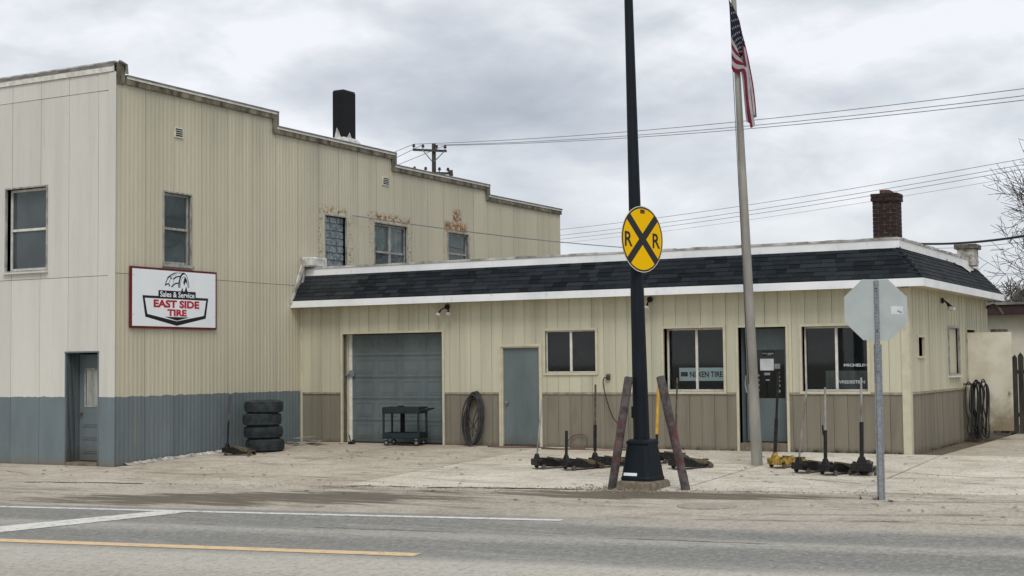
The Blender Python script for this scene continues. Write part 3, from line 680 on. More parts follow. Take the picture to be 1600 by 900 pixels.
# roof
RX0 = .004
mb = MB(); mb.box(RX0, XR+.36, -.36, YB, ZS+.02, ZS+.04); mb.build('soffit', 'cream_trim', LB)
mb = MB(); mb.box(RX0, XR+.39, -.39, -.362, ZS, ZS+.15); mb.build('fascia', 'white_metal', LB)
MB().box(XR+.362, XR+.39, -.3615, YB, ZS, ZS+.15).build('fascia', 'white_metal', LB)
MB().box(.01, XR-.23, .225, YB-.02, 3.9, 3.95).build('roof', 'roofing', LB)
y0, z0, y1, z1 = -.375, ZS+.155, .22, 3.88; sl = math.hypot(y1-y0, z1-z0); tA = math.atan2(z1-z0, y1-y0)
xb0, xb1 = XR+.375, XR-.22
mb = MB(); mb.v = [(RX0, y0, z0), (xb0, y0, z0), (xb0, YB, z0), (RX0, y1, z1), (xb1, y1, z1), (xb1, YB, z1), (RX0, YB, z0), (RX0, YB, z1)]
mb.f = [(0, 1, 4, 3), (1, 2, 5, 4), (0, 3, 7, 6), (2, 6, 7, 5)]; mb.mi = [0]*4
man = mb.build('mansard', 'tar_black', LB)
NC = 7; ch = sl/NC
um = MB(); um.v = [(0, 0, .014), (1, 0, .014), (1, 1, .003), (0, 1, .003), (0, 0, .0), (1, 0, .0)]; um.f = [(0, 1, 2, 3), (4, 5, 1, 0), (0, 3, 4), (1, 5, 2)]; um.mi = [0]*4
ume = um.mesh('shingle', 'shingle', (0, 0, 0))
dv = V((0, math.cos(tA), math.sin(tA))); nv = V((0, -math.sin(tA), math.cos(tA)))
SHG = []
for r in range(NC):
    s0 = r*ch; s1 = min(sl, s0+ch*1.12); xe = xb0-(xb0-xb1)*(s0/sl)-.004; x = RX0+.002; first = True
    while x < xe-.02:
        w = random.choice((.20, .26, .32, .40)) if not first else random.uniform(.12, .35); first = False
        if xe-(x+w) < .12: w = xe-x
        o_ = V((x, y0, z0)) + dv*s0 + nv*random.uniform(.001, .007)
        SHG.append((x, Matrix(((w-.006, 0, 0, o_.x), (0, dv.y*(s1-s0), nv.y, o_.y), (0, dv.z*(s1-s0), nv.z, o_.z), (0, 0, 0, 1)))))
        x += w
SHG.sort(key=lambda q: -q[0])
for x, M4 in SHG[:300]: inst(ume, 'shingle', M4, man)
mb = MB()                # the few farthest, at the tall wall
for x, M4 in SHG[300:]:
    b = len(mb.v); mb.v += [tuple(M4 @ V(p)) for p in um.v]; mi = random.randint(0, 2)
    for f_ in um.f: mb.f.append(tuple(b+k for k in f_)); mb.mi.append(mi)
simple('shingle_dark', lin((20, 24, 28)), lin((30, 34, 37)), 9, .95, bump=.5, bscale=150); simple('shingle_mid', lin((36, 40, 44)), lin((48, 52, 54)), 9, .95, bump=.5, bscale=150)
if mb.v: mb.build('far_shingles', ['shingle_side', 'shingle_dark', 'shingle_mid'], man, kind='stuff')
# side slope: smaller in view, joined
mb = MB(); dx = V((-math.cos(tA), 0, math.sin(tA))); nx_ = V((math.sin(tA), 0, math.cos(tA)))
for r in range(NC):
    s0 = r*ch; s1 = min(sl, s0+ch*1.1); y = y0+(y1-y0)*(s0/sl)+.004
    while y < YB-.01:
        w = min(random.choice((.26, .32, .38, .44)), YB-y); hgt = random.choice((.003, .006, .012)); a = V((xb0, y, z0))+dx*s0; c0 = V((0, w-.008, 0)); mi = random.randint(0, 2)
        p = [a+nx_*.016, a+c0+nx_*.016, a+c0+dx*(s1-s0)+nx_*.004, a+dx*(s1-s0)+nx_*.004, a, a+c0]
        b = len(mb.v); mb.v += [tuple(q) for q in p]; mb.f += [(b, b+1, b+2, b+3), (b+4, b+5, b+1, b)]; mb.mi += [mi]*2; y += w
mb.build('side_shingles', ['shingle_side', 'shingle_dark', 'shingle_mid'], man, kind='stuff')
mb = MB(); hipd = V((xb1-xb0, y1-y0, z1-z0)); hl = hipd.length; hu = hipd.normalized(); a0 = V((xb0, y0, z0))
for i in range(9):
    p0 = a0+hipd*(i/9)+V((.012, -.012, .014)); p1 = a0+hipd*((i+1.1)/9 if i < 8 else 1)+V((.004, -.004, .006))
    l_, r_ = V((-.12, .0, .0)), V((0, .12, 0))
    for e in (l_, r_): mb.poly([p0, p0+e, p1+e, p1])
mb.build('hip_caps', 'shingle', man)
mb = MB(); mb.box(RX0, XR-.17, .19, .215, 3.865, 4.02); mb.build('parapet_band', 'white_metal', LB)
MB().box(XR-.195, XR-.17, .2155, YB, 3.865, 4.02).build('parapet_band', 'white_metal', LB)
mb = MB(); k = 40
for i in range(k):   # lumpy tarred coping roll
    x = RX0+(XR-.2-RX0)*i/k; x2 = RX0+(XR-.2-RX0)*(i+1)/k; h_ = random.uniform(-.006, .012); mb.box(x, x2-.002, .175, .46, 4.0205, 4.062+h_)
mb.build('coping', 'coping_dirty', LB)
mb = MB()
for i in range(22):
    y = .462+(YB-.462)*i/22; y2 = .462+(YB-.462)*(i+1)/22; h_ = random.uniform(-.006, .012); mb.box(XR-.44, XR-.155, y, y2-.002, 4.0205, 4.062+h_)
mb.box(XR-.21, XR-.155, .175, .46, 4.0205, 4.06); mb.build('coping', 'coping_dirty', LB)
# membrane patch hanging over the side mansard
mb = MB(); P4 = [V((xb1+.01, yy, z1-.0))-dx*dd+nx_*.03 for yy, dd in ((5.2, -.02), (5.2, .1), (5.7, .12), (6.0, .3), (6.3, .22), (6.9, .16), (7.2, .02))]; mb.prism(P4, nx_*.006); mb.build('membrane_patch', 'flashing_white', LB)
# crumpled flashing box where the roof meets the tall wall
mb = MB(); mb.box(.02, .30, .02, .66, 4.07, 4.30); fl = mb.build('wall_flashing', 'flashing_white', LB, bevel=.03)
mb = MB(); mb.prism([(.012, -.36, 3.2), (.012, -.1, 3.75), (.012, .1, 4.05), (.012, -.02, 4.12), (.012, -.2, 3.7), (.012, -.42, 3.2)], (.05, 0, 0)); mb.build('wall_flashing', 'coping_dirty', LB)
mb = MB().box(.006, .05, .0, .08, 3.7, 4.32); mb.build('wall_flashing', 'whitewash', LB)

# brick chimney
cx0, cy0, cw = 12.66, 3.0, .50
mb = MB().box(cx0+.012, cx0+cw-.012, cy0+.012, cy0+cw-.012, 3.9, 5.2); chm = mb.build('chimney', 'mortar', LB, label='dark brown brick chimney')
bme = MB().box(-.5, .5, -.5, .5, -.5, .5).mesh('brick', 'brick', (0, 0, 0))
def brick(x, y, z, sx_, sy_, sz_): inst(bme, 'brick', Matrix.Translation((x, y, z)) @ Matrix.Diagonal((sx_, sy_, sz_, 1)), chm)
hh = .083
for r in range(16):
    z = 3.92+r*hh+hh/2; g = .03 if r >= 14 else 0.; a0, a1, b0, b1 = cx0-g, cx0+cw+g, cy0-g, cy0+cw+g; t = .09; odd = r % 2
    if z+hh/2 > 5.3: break
    def run(fx, lo, hi, vert):
        L_ = hi-lo; cuts = [lo, lo+L_*.25, lo+L_*.75, hi] if odd else [lo, lo+L_*.5, hi]
        for p_, q_ in zip(cuts, cuts[1:]):
            j = random.uniform(-.004, .004)
            if vert: brick(fx+j, (p_+q_)/2, z, t, q_-p_-.012, hh-.012)
            else: brick((p_+q_)/2, fx+j, z, q_-p_-.012, t, hh-.012)
    run(b0+t/2, a0, a1, False); run(b1-t/2, a0, a1, False); run(a0+t/2, b0+t+.004, b1-t-.004, True); run(a1-t/2, b0+t+.004, b1-t-.004, True)
mb = MB(); mb.lathe([(.11, 5.2), (.115, 5.33), (.085, 5.33), (.085, 5.22)], 10, (cx0+.22, cy0+.22, 0)); mb.build('flue_pot', 'clay', chm)
mb = MB(); mb.box(cx0+.28, cx0+.36, cy0+.1, cy0+.4, 5.24, 5.31); mb.build('loose_brick', 'clay', chm)
# whitewashed chimney at the back
mb = MB().box(13.62, 14.0, 6.8, 7.3, 3.9, 4.28); c2 = mb.build('chimney', 'whitewash', LB, bevel=.01, label='squat whitewashed chimney at the back corner')
MB().box(13.56, 14.06, 6.74, 7.36, 4.281, 4.39).build('cap', 'block_grey', c2, bevel=.01)

# ------------------------------------------------------------------ tall building
TB = empty('tall_building', (-4, 0, -.2), 'two storey cream metal-clad building with stepped parapet and grey painted base', 'building')
TF, TS = Plane(False, -6.0), Plane(True, 0.0)
XL = -9.0
steps = [(-6.0, -.93, 7.57), (-.93, 3.98, 7.24), (3.98, 8.90, 6.93), (8.90, 13.57, 6.64)]
FWN, FDR = (-3.03, -1.87, 3.77, 5.47), (-1.295, -.43, -.3, 2.06)
S1, S2, S3, S4 = (-4.61, -3.79, 3.89, 5.37), (.98, 1.84, 4.12, 5.38), (3.08, 4.58, 4.20, 5.37), (6.67, 7.77, 4.25, 5.40)
V1, V2 = (-4.31, -4.05, 6.55, 6.755), (3.43, 3.73, 6.37, 6.57)
tf = wallbox(TF, XL+.2, -.18, -.3, 7.8, [FWN, FDR], .03, .25).build('front_wall', 'seam_dark', TB)
mb = MB()
for (a, b, t) in steps:
    for (x, y, s, u) in cut(a+.03 if a < -5 else a, b, -.3, t-.02, [S1, S2, S3, S4]): TS.box(mb, x, y, .03, .2, s, u)
ts = mb.build('side_wall', 'seam_dark', TB)
MB().box(XL, -.01, 13.4, 13.56, -.3, 6.6).build('back_wall', 'side_paint', TB)
MB().box(XL, XL+.15, -5.98, 13.39, -.3, 6.6).build('far_wall', 'side_paint', TB)
MB().box(XL+.16, -.21, -5.74, 13.39, 6.2, 6.3).build('roof', 'roofing', TB)
MB().box(XL+.16, -.21, -5.74, 13.39, 3.5, 3.6).build('upper_floor', 'interior', TB)
MB().box(-3.6, -3.5, -5.7, 13.3, 3.61, 6.19).build('partition', 'interior', TB)
# flat front sheets
fs = [0.0-.0, -.446, -1.253, -2.046, -2.87, -3.68, -4.49, -5.30, -6.11, -6.92, -7.73, -8.54, XL]
for a, b in zip(fs[1:], fs):
    for (z0, z1) in ((-.24, 3.575), (3.585, 7.27), (7.28, 7.64)):
        d = random.uniform(-.004, .004)
        for grp in clusters(cut(a+.005, b-.005 if b < 0 else .0, z0, z1, [(FWN[0]-.03, FWN[1]+.03, FWN[2]-.03, FWN[3]+.03), (FDR[0]-.02, FDR[1]+.02, FDR[2], FDR[3]+.02)])):
            mb = MB()
            for (x, y, s, t) in grp: TF.box(mb, x, y, -.002+d, .02+d, s, t)
            mb.build('wall_sheet', 'front_paint', tf)
TF.box(MB(), -.16, .03, -.018, -.009, -.22, 7.62).build('corner_trim', 'front_paint', TB)
# corrugated side sheets
def corr(u0, u1, z0, z1, holes, parent, pitch=.118, dep=.005):
    n = max(1, round((u1-u0)/pitch)); p = (u1-u0)/n; pr = []
    for i in range(n):
        a = u0+i*p
        pr += [(a, 0.), (a+p*.22, 0.), (a+p*.40, dep), (a+p*.78, dep), (a+p*.96, 0.)]
    pr.append((u1, 0.)); mb = MB()
    def d_at(u):
        for (x, d), (y, e) in zip(pr, pr[1:]):
            if x <= u <= y: return d+(e-d)*(u-x)/max(1e-9, y-x)
        return 0
    us = sorted({q[0] for q in pr} | {x for h in holes for x in h[:2] if u0 < x < u1})
    rs = []
    for x, y in zip(us, us[1:]):
        rs += cut(x, y, z0, z1, holes)
    for grp in clusters(rs):
        mb = MB()
        for (x, y, s, t) in grp: mb.poly([TS.p(x, d_at(x), s), TS.p(y, d_at(y), s), TS.p(y, d_at(y), t), TS.p(x, d_at(x), t)])
        mb.build('wall_sheet', 'side_paint', parent)
SHL = [(h[0]-.03, h[1]+.03, h[2]-.03, h[3]+.03) for h in (S1, S2, S3, S4)]
for (a, b, t) in steps:
    n = round((b-a)/.82); p = (b-a)/n
    for i in range(n):
        o_ = random.uniform(0, .004)
        for (z0, z1) in ((-.24, 3.62), (3.63, t-.05)): corr(a+i*p+.004, a+(i+1)*p-.004, z0, z1, SHL, ts)
# parapet coping and weathered trim boards
for i, (a, b, t) in enumerate(steps):
    a2 = a+.27 if i == 0 else a
    MB().box(-.34, .075, a2+(.055 if i else 0), b+.055, t, t+.035).build('coping', 'coping_grey', TB, bevel=.006)
    MB().box(.018, .052, a2+.001, b+(.0 if i < 3 else .02), t-.155, t-.002).build('trim_board', 'weathered_wood', TB)
    MB().box(.0525, .062, a2+.002, b+.045, t-.045, t-.001).build('drip_edge', 'sash_white', TB)
    if i < 3:
        t2 = steps[i+1][2]
        MB().box(.018, .053, b-.13, b-.002, t2-.155, t-.156).build('trim_board', 'weathered_wood', TB); MB().box(-.33, .066, b+.0, b+.052, t2+.036, t-.001).build('step_cap', 'coping_grey', TB)
TF.box(MB(), XL, .0, -.03, .25, 7.805, 7.85).build('coping', 'coping_dirty', TB, bevel=.01)
TF.box(MB(), XL, -.02, -.034, -.012, 7.64, 7.75).build('trim_board', 'sash_white', TB)
TF.box(MB(), XL, -.02, -.045, -.012, 7.752, 7.803).build('trim_board', 'coping_grey', TB)
mb = MB(); mb.box(.0, .03, -5.97, -5.76, 7.4, 7.80); mb.build('parapet_end', 'weathered_wood', TB)
mb = MB(); mb.tube([(.0, -5.9, 7.86), (.04, -5.88, 7.84), (.06, -5.76, 7.80), (.06, -5.74, 7.62)], .03, 6); mb.build('parapet_end', 'coping_grey', TB)
# windows of the tall building
q = window(TF, TB, *FWN, .13, 'hung', 'sash_old', 'sash_white', fr=.05, glass='glass_sky_film')
sill(TF, q, FWN[0], FWN[1], FWN[2]-.03, 'front_paint')
q = window(TS, TB, *S1, .08, 'hung', 'sash_old', 'sash_old', fr=.05, glass='glass_sky_film'); sill(TS, q, S1[0], S1[1], S1[2]-.03, 'sash_old')
q = window(TS, TB, *S3, .07, 'hung2', 'sash_old', 'sash_old', fr=.05, glass='glass_sky_film')
for (a, b, z) in ((3.16, 3.74, 4.72), (3.9, 4.5, 4.66)):
    mb = MB(); k = 12
    for i in range(k+1):
        u = a+(b-a)*i/k
        for zz in (z+.10*math.sin(i*.6), 5.3): mb.v.append(TS.p(u, .14+.02*math.sin(i*2.1), zz))
    for i in range(k): mb.f.append((2*i, 2*i+2, 2*i+3, 2*i+1)); mb.mi.append(0)
    mb.build('curtain', 'curtain', q)
q = window(TS, TB, *S4, .07, 'hung', 'sash_old', 'sash_old', fr=.05, glass='glass_sky_film')
q = tunnel(TS, *S2, -.01, .16, .03).build('window', 'sash_old', TB, label='window bricked with glass blocks')
nb_, nr = 3, 7; bw, bh = (S2[1]-S2[0])/nb_, (S2[3]-S2[2])/nr
TS.box(MB(), S2[0], S2[1], .10, .16, S2[2], S2[3]).build('mortar_bed', 'sash_old', q)
for i in range(nb_):
    for j in range(nr):
        u0, u1, z0_, z1_ = S2[0]+i*bw+.012, S2[0]+(i+1)*bw-.012, S2[2]+j*bh+.012, S2[2]+(j+1)*bh-.012
        mb = MB(); TS.box(mb, u0, u1, .07, .0995, z0_, z1_); o_ = mb.build('glass_block', 'glass_block', q, bevel=.02)
for h in (V1, V2):
    mb = MB(); TS.box(mb, h[0], h[1], -.022, -.002, h[2], h[3]); v = mb.build('vent', 'sash_white', TB, label='small white louvred wall vent')
    for k in range(4):
        z = h[2]+.03+k*.044; TS.box(MB(), h[0]+.03, h[1]-.03, -.0265, -.0225, z, z+.024).build('slot', 'tar_black', v)
        TS.box(MB(), h[0]+.025, h[1]-.025, -.038, -.0225, z+.025, z+.033).build('louvre', 'sash_white', v)
# door in the street front
fd = TF.box(MB(), FDR[0]+.02, FDR[1]-.02, .34, .38, -.10, FDR[3]-.02)
fd = MB()
for (x, y, s, t) in cut(FDR[0]+.03, FDR[1]-.03, -.10, FDR[3]-.03, [(FDR[0]+.2, FDR[1]-.16, 1.0, 1.72)]): TF.box(fd, x, y, .34, .38, s, t)
fd = fd.build('street_door', 'door_grey', TB)
mb = MB(); TF.box(mb, FDR[0]-.03, FDR[0], -.01, .42, -.25, FDR[3]); TF.box(mb, FDR[1], FDR[1]+.03, -.01, .42, -.25, FDR[3]); TF.box(mb, FDR[0]-.03, FDR[1]+.03, -.02, .42, FDR[3], FDR[3]+.03); mb.build('door_frame', 'door_grey', fd)
mb = MB(); a, b = FDR[0]+.2, FDR[1]-.16; TF.box(mb, a-.03, a, .33, .339, .97, 1.75); TF.box(mb, b, b+.03, .33, .339, .97, 1.75); TF.box(mb, a, b, .33, .339, 1.72, 1.75); TF.box(mb, a, b, .33, .339, .97, 1.0); mb.build('glazing_bead', 'sash_old', fd)
TF.box(MB(), a, b, .36, .37, 1.0, 1.72).build('pane', 'curtain', fd)
for z in (.05, .32, .58):
    mb = MB(); TF.box(mb, FDR[0]+.13, FDR[1]-.12, .326, .339, z, z+.02); TF.box(mb, FDR[0]+.16, FDR[1]-.15, .330, .339, z+.04, z+.22); mb.build('door_panel', 'door_grey', fd)
knob(TF, fd, FDR[0]+.1, .84, .34, .03, 'rusty_steel')
TF.box(MB(), FDR[0], FDR[1], -.03, .42, -.27, -.12).build('door_step', 'footing', fd)
# black tarred chimney
mb = MB(); bx_, by_ = -1.2, 3.45
mb.box(bx_-.37, bx_, by_, by_+.55, 6.25, 8.95); bc = mb.build('chimney', 'tar_black', TB, bevel=.02, label='square black tarred chimney above the stepped parapet')
mb = MB(); mb.box(bx_-.35, bx_-.02, by_+.02, by_+.53, 8.952, 8.975); mb.build('cap', 'tar_black', bc)
mb = MB(); mb.frustum((bx_-.185, by_+.275), 1.0, 1.1, .40, .58, 7.3, 7.72); mb.build('flashing', 'flashing_white', bc)
mb = MB(); mb.prism([(bx_-.32, by_-.012, 7.62), (bx_-.06, by_-.012, 7.62), (bx_-.14, by_-.012, 7.84), (bx_-.22, by_-.012, 7.98)], (0, .008, 0)); mb.prism([(bx_+.004, by_+.05, 7.6), (bx_+.004, by_+.4, 7.6), (bx_+.004, by_+.25, 7.86)], (.008, 0, 0)); mb.build('flashing', 'flashing_white', bc)

# ------------------------------------------------------------------ shop sign on the tall wall
SG = empty('shop_sign', (.08, -4.32, 2.54), 'white rectangular tyre shop sign with dark red edge on the corrugated wall', 'sign')
sy0, sy1, sz0, sz1 = -5.614, -3.028, 2.545, 3.785
MB().box(.02, .055, sy0, sy1, sz0, sz1).build('frame', 'frame_red', SG)
MB().box(.0552, .06, sy0+.045, sy1-.045, sz0+.045, sz1-.045).build('panel', 'sign_white', SG)
def sg(u, v, x): return (x, sy0+(sy1-sy0)*u, sz1-(sz1-sz0)*v)
def spoly(pts, x, mat, name): MB().poly([sg(u, v, x) for u, v in pts]).build(name, mat, SG)
def stroke(pts, w, x, mat, name):
    mb = MB(); asp = (sy1-sy0)/(sz1-sz0); P = [V((u*asp, v, 0)) for u, v in pts]
    for i, p in enumerate(P):
        d = (P[min(i+1, len(P)-1)]-P[max(i-1, 0)]).normalized(); n = V((-d.y, d.x, 0))*w
        for s in (1, -1): q = p+n*s; mb.v.append(sg(q.x/asp, q.y, x))
    for i in range(len(P)-1): mb.f.append((2*i, 2*i+1, 2*i+3, 2*i+2)); mb.mi.append(0)
    mb.build(name, mat, SG)
def arc(cu, cv, ru, rv, a0, a1, n=16): return [(cu+ru*math.cos(R_(a0+(a1-a0)*i/n)), cv+rv*math.sin(R_(a0+(a1-a0)*i/n))) for i in range(n+1)]
X0 = .0615
spoly([(.126, .463), (.893, .463), (.861, .812), (.515, .948), (.158, .812)], X0, 'sign_black', 'shield')
spoly([(.152, .505), (.866, .505), (.838, .765), (.515, .872), (.181, .765)], X0+.0015, 'sign_white', 'shield_field')
spoly([(.37, .802), (.665, .802), (.515, .862)], X0+.003, 'sign_black', 'chevron')
# tyre emblem
T0 = X0
stroke(arc(.53, .33, .150, .27, 188, 262), .009, T0, 'sign_black', 'emblem')
stroke([(.51, .062), (.56, .058), (.61, .062)], .005, T0, 'sign_black', 'emblem')
stroke(arc(.598, .30, .058, .235, 178, 360), .007, T0, 'sign_black', 'emblem'); stroke(arc(.60, .30, .044, .18, 178, 360), .004, T0+.001, 'sign_black', 'emblem')
stroke(arc(.598, .30, .058, .235, 178, 275), .016, T0, 'sign_black', 'emblem')
stroke(arc(.50, .34, .08, .25, 190, 262), .006, T0, 'logo_grey', 'emblem'); stroke(arc(.52, .34, .05, .25, 186, 265), .006, T0, 'logo_grey', 'emblem')
for (a, b, c) in (((.385, .27), (.42, .25), (.435, .29)), ((.405, .16), (.43, .12), (.455, .17)), ((.45, .30), (.50, .24), (.545, .23)), ((.47, .17), (.52, .125), (.565, .11))):
    stroke([a, b, c], .011, T0+.001, 'sign_black', 'emblem')
spoly([(.605, .13), (.628, .15), (.636, .25), (.618, .20), (.602, .27), (.59, .22)], T0+.001, 'sign_black', 'emblem'); spoly([(.58, .30), (.59, .37), (.565, .37)], T0+.001, 'sign_black', 'emblem'); spoly([(.625, .28), (.64, .37), (.605, .37)], T0+.001, 'sign_black', 'emblem')
spoly([(.304, .367), (.738, .367), (.738, .487), (.304, .487)], X0+.003, 'sign_black', 'banner')
def stext(s, u0, u1, v0, v1, mat, bold, x=X0+.0045):
    c0 = sg((u0+u1)/2, (v0+v1)/2, x); text(s, SG, c0, (0, 1, 0), (0, 0, 1), (u1-u0)*(sy1-sy0), (v1-v0)*(sz1-sz0), mat, bold=bold)
stext('Sales & Service', .322, .722, .382, .475, 'sign_white', .02)
stext('EAST SIDE', .249, .781, .522, .652, 'sign_red', .045); stext('TIRE', .405, .630, .675, .788, 'sign_red', .045)
for (u, v) in ((.03, .14), (.03, .78), (.965, .14), (.965, .78)):
    mb = MB(); mb.lathe([(.008, .0602), (.008, .064), (.001, .065)], 6, (0, sg(u, v, 0)[1], sg(u, v, 0)[2]), 'X'); mb.build('bolt', 'rusty_steel', SG)

# ------------------------------------------------------------------ flat lettering in the shop windows
NS = empty('window_placard', (9.85, .25, 1.36), 'pale window placard with black tyre brand lettering standing behind the glass', 'sign')
MB().box(9.375, 10.335, .215, .225, 1.37, 1.635).build('board', 'nexen_grey', NS)
MB().box(9.375, 10.335, .213, .2148, 1.385, 1.40).build('border', 'sign_white', NS); MB().box(9.375, 10.335, .213, .2148, 1.605, 1.62).build('border', 'sign_white', NS)
MB().box(9.41, 9.56, .212, .2145, 1.46, 1.55).build('emblem', 'rusty_steel', NS)
text('NEXEN TIRE', NS, (9.955, .2115, 1.50), (1, 0, 0), (0, 0, 1), .70, .115, 'sign_black', bold=.02)
text('MICHELIN', w3, (13.0, .150, 1.66), (1, 0, 0), (0, 0, 1), .45, .055, 'decal_white', bold=.03); text('VREDESTEIN', w3, (12.92, .150, 1.34), (1, 0, 0), (0, 0, 1), .50, .06, 'decal_white', bold=.02)
# clutter on the shop window sills
for (x, y, z, sx_, sz_, mt_) in ((9.3, .28, 1.17, .1, .035, 'paper'), (9.5, .28, 1.17, .12, .03, 'black_rubber'), (9.83, .28, 1.17, .22, .03, 'paper'), (10.2, .28, 1.17, .16, .045, 'black_rubber'), (12.35, .24, 1.17, .14, .035, 'black_rubber'), (12.6, .24, 1.17, .1, .03, 'paper')):
    MB().box(x-sx_, x+sx_, y, y+.1, z+.003, z+sz_).build('clutter', mt_, w2 if x < 11 else w3, bevel=.008)
for (x, z, s) in ((6.62, 1.78, .10), (7.15, 1.98, .07), (12.18, 2.0, .1), (12.75, 1.95, .09)):    # dim notices hanging inside
    MB().box(x-s, x+s, .30, .31, z-s*.5, z+s*.5).build('inside_notice', 'tar_black', w1 if x < 8 else w3)
MB().box(6.50, 7.55, .9, 1.3, 0.02, 1.5).build('shelf', 'interior', LB); MB().box(12.2, 13.2, .9, 1.3, .02, 1.55).build('counter', 'curtain', LB)

# ------------------------------------------------------------------ wall lamps
def floodlight(P, u, z, label, n=2, w=-.02):
    q = P.p(u, w, z); t = empty('floodlight', q, label, 'wall lamp', 'outdoor floodlights under the eaves')
    mb = MB(); mb.lathe([(.06, .0), (.06, .03), (.03, .05)], 12, q, 'X' if P.side else 'Y')
    if not P.side: mb.v = [(v[0], 2*q[1]-v[1], v[2]) for v in mb.v]
    mb.build('mount', 'black_iron', t)
    for s in ((-1, 1) if n == 2 else (0,)):
        a = V(P.p(u, w-.05, z)); b = V(P.p(u+s*.09, w-.12, z-.06)); c = V(P.p(u+s*.12, w-.17, z-.14)); d = V(P.p(u+s*.135, w-.195, z-.19))
        arm = MB().tube([a, b, c], [.014, .014, .03], 8).build('socket', 'black_iron', t, smooth=True)
        MB().tube([c, c.lerp(d, .5), d, d+(d-c)*.25], [.032, .055, .06, .03], 10).build('bulb', 'bulb', t, smooth=True)
floodlight(FP, 4.03, 3.02, 'twin floodlight under the eave right of the garage door'); floodlight(FP, 8.86, 3.03, 'single floodlight under the eave just right of the lamp post', 1)
floodlight(SP_, 2.9, 2.95, 'twin floodlight on the side wall above the covered window')
mb = MB(); mb.tube([(XR+.03, 7.75, 2.95), (XR+.2, 7.72, 3.0), (XR+.32, 7.7, 2.9), (XR+.4, 7.7, 2.78)], [.04, .05, .05, .03], 8); mb.build('wall_spout', 'rusty_steel', label='rusty pipe elbow high at the far end of the side wall', cat='pipe')

# ------------------------------------------------------------------ lamp post and crossing sign
lx, ly = 11.36, -6.28; lz = gz(ly)
LP = empty('lamp_post', (lx, ly, lz), 'tall dark green street lamp post on a square tapered base', 'lamp post')
mb = MB(); mb.frustum((lx, ly), .70, .70, .64, .64, lz-.05, lz+.115); mb.build('footing', 'footing', LP, bevel=.03)
ang = R_(-8)
def octo(w, ch_, z): h_ = w/2; return [(lx+x*math.cos(ang)-y*math.sin(ang), ly+x*math.sin(ang)+y*math.cos(ang), z) for x, y in ((-h_+ch_, -h_), (h_-ch_, -h_), (h_, -h_+ch_), (h_, h_-ch_), (h_-ch_, h_), (-h_+ch_, h_), (-h_, h_-ch_), (-h_, -h_+ch_))]
def loft(rings, mb=None):
    mb = mb or MB(); b = len(mb.v); n = len(rings[0])
    for r in rings: mb.v += r
    for i in range(len(rings)-1):
        for j in range(n): mb.f.append((b+i*n+j, b+i*n+(j+1) % n, b+(i+1)*n+(j+1) % n, b+(i+1)*n+j)); mb.mi.append(0)
    mb.f.append(tuple(b+j for j in range(n-1, -1, -1))); mb.f.append(tuple(b+(len(rings)-1)*n+j for j in range(n))); mb.mi += [0, 0]; return mb
zb = lz+.116
loft([octo(.53, .05, zb), octo(.53, .05, zb+.05), octo(.51, .05, zb+.06), octo(.385, .05, zb+.55), octo(.405, .05, zb+.56), octo(.405, .05, zb+.60), octo(.33, .06, zb+.635)]).build('base', 'lamp_green', LP, bevel=.006)
ln = -R0*.0145
def ax(z): return V((lx, ly, 0))+ln*(z-zb)
pole = [ax(z)+V((0, 0, z)) for z in (zb+.63, zb+1.4, zb+3, zb+6, zb+9.4)]
MB().tube(pole, [.128, .12, .105, .08, .055], 16).build('pole', 'lamp_green', LP, smooth=True)
e = pole[-1]; MB().tube([e, e+V((-.5, -.6, .5)), e+V((-1.2, -1.5, .65))], .035, 10).build('arm', 'lamp_green', LP, smooth=True)
MB().tube([e+V((-1.15, -1.42, .64)), e+V((-1.3, -1.62, .66)), e+V((-1.6, -2.0, .66)), e+V((-1.75, -2.2, .64))], [.05, .14, .15, .05], 12).build('lamp_head', 'lamp_green', LP, smooth=True)
hv = -R0; q = ax(zb+1.05)+V((0, 0, zb+1.05))+hv*.115
MB().tube([q+V((0, 0, -.09)), q+V((0, 0, .09))], .035, 10).build('handhole_cover', 'lamp_green', LP, smooth=True)
# data plate on the street face of the base
fy = V((math.sin(ang), -math.cos(ang), 0)); fx = V((math.cos(ang), math.sin(ang), 0)); q0 = V((lx, ly, zb+.10))+fy*.2535-fx*.07
mb = MB(); mb.prism([q0-fx*.12-V((0, 0, .022)), q0+fx*.12-V((0, 0, .022)), q0+fx*.12+V((0, 0, .022))-fy*.0113, q0-fx*.12+V((0, 0, .022))-fy*.0113], fy*.006); pl = mb.build('data_plate', 'sign_white', LP)
RR = empty('crossing_sign', ax(3.2)+V((0, 0, 3.17)), 'round yellow railroad crossing sign on the lamp post', 'sign')
n_ = V((math.cos(R_(-15)), math.sin(R_(-15)), 0)); tv = V((0, 0, 1)).cross(n_).normalized(); c0 = ax(3.67)+V((0, 0, 3.675))+n_*.135; rr = .52; uz = V((-.0, 0, 1))
if tv.dot(R0) < 0: tv = -tv
def rp(u, v, d=0): return c0+tv*u+uz*v+n_*d
def disc(r, d, n=48): return [rp(r*math.cos(2*math.pi*i/n), r*math.sin(2*math.pi*i/n), d) for i in range(n)]
MB().prism(disc(rr, -.004), n_*.004).build('plate', 'sign_cream', RR); MB().poly(disc(rr*.975, .0012)).build('border', 'sign_black', RR); MB().poly(disc(rr*.925, .0024)).build('field', 'sign_yellow', RR)
for s in (1, -1):
    d1 = V((math.cos(R_(45)), math.sin(R_(45))*s)); d2 = V((-d1.y, d1.x)); L1, w_ = rr*.95, .062
    MB().poly([rp(d1.x*a+d2.x*b, d1.y*a+d2.y*b, .0036 if s > 0 else .0046) for a, b in ((-L1, -w_), (L1, -w_), (L1, w_), (-L1, w_))]).build('crossband', 'sign_black', RR)
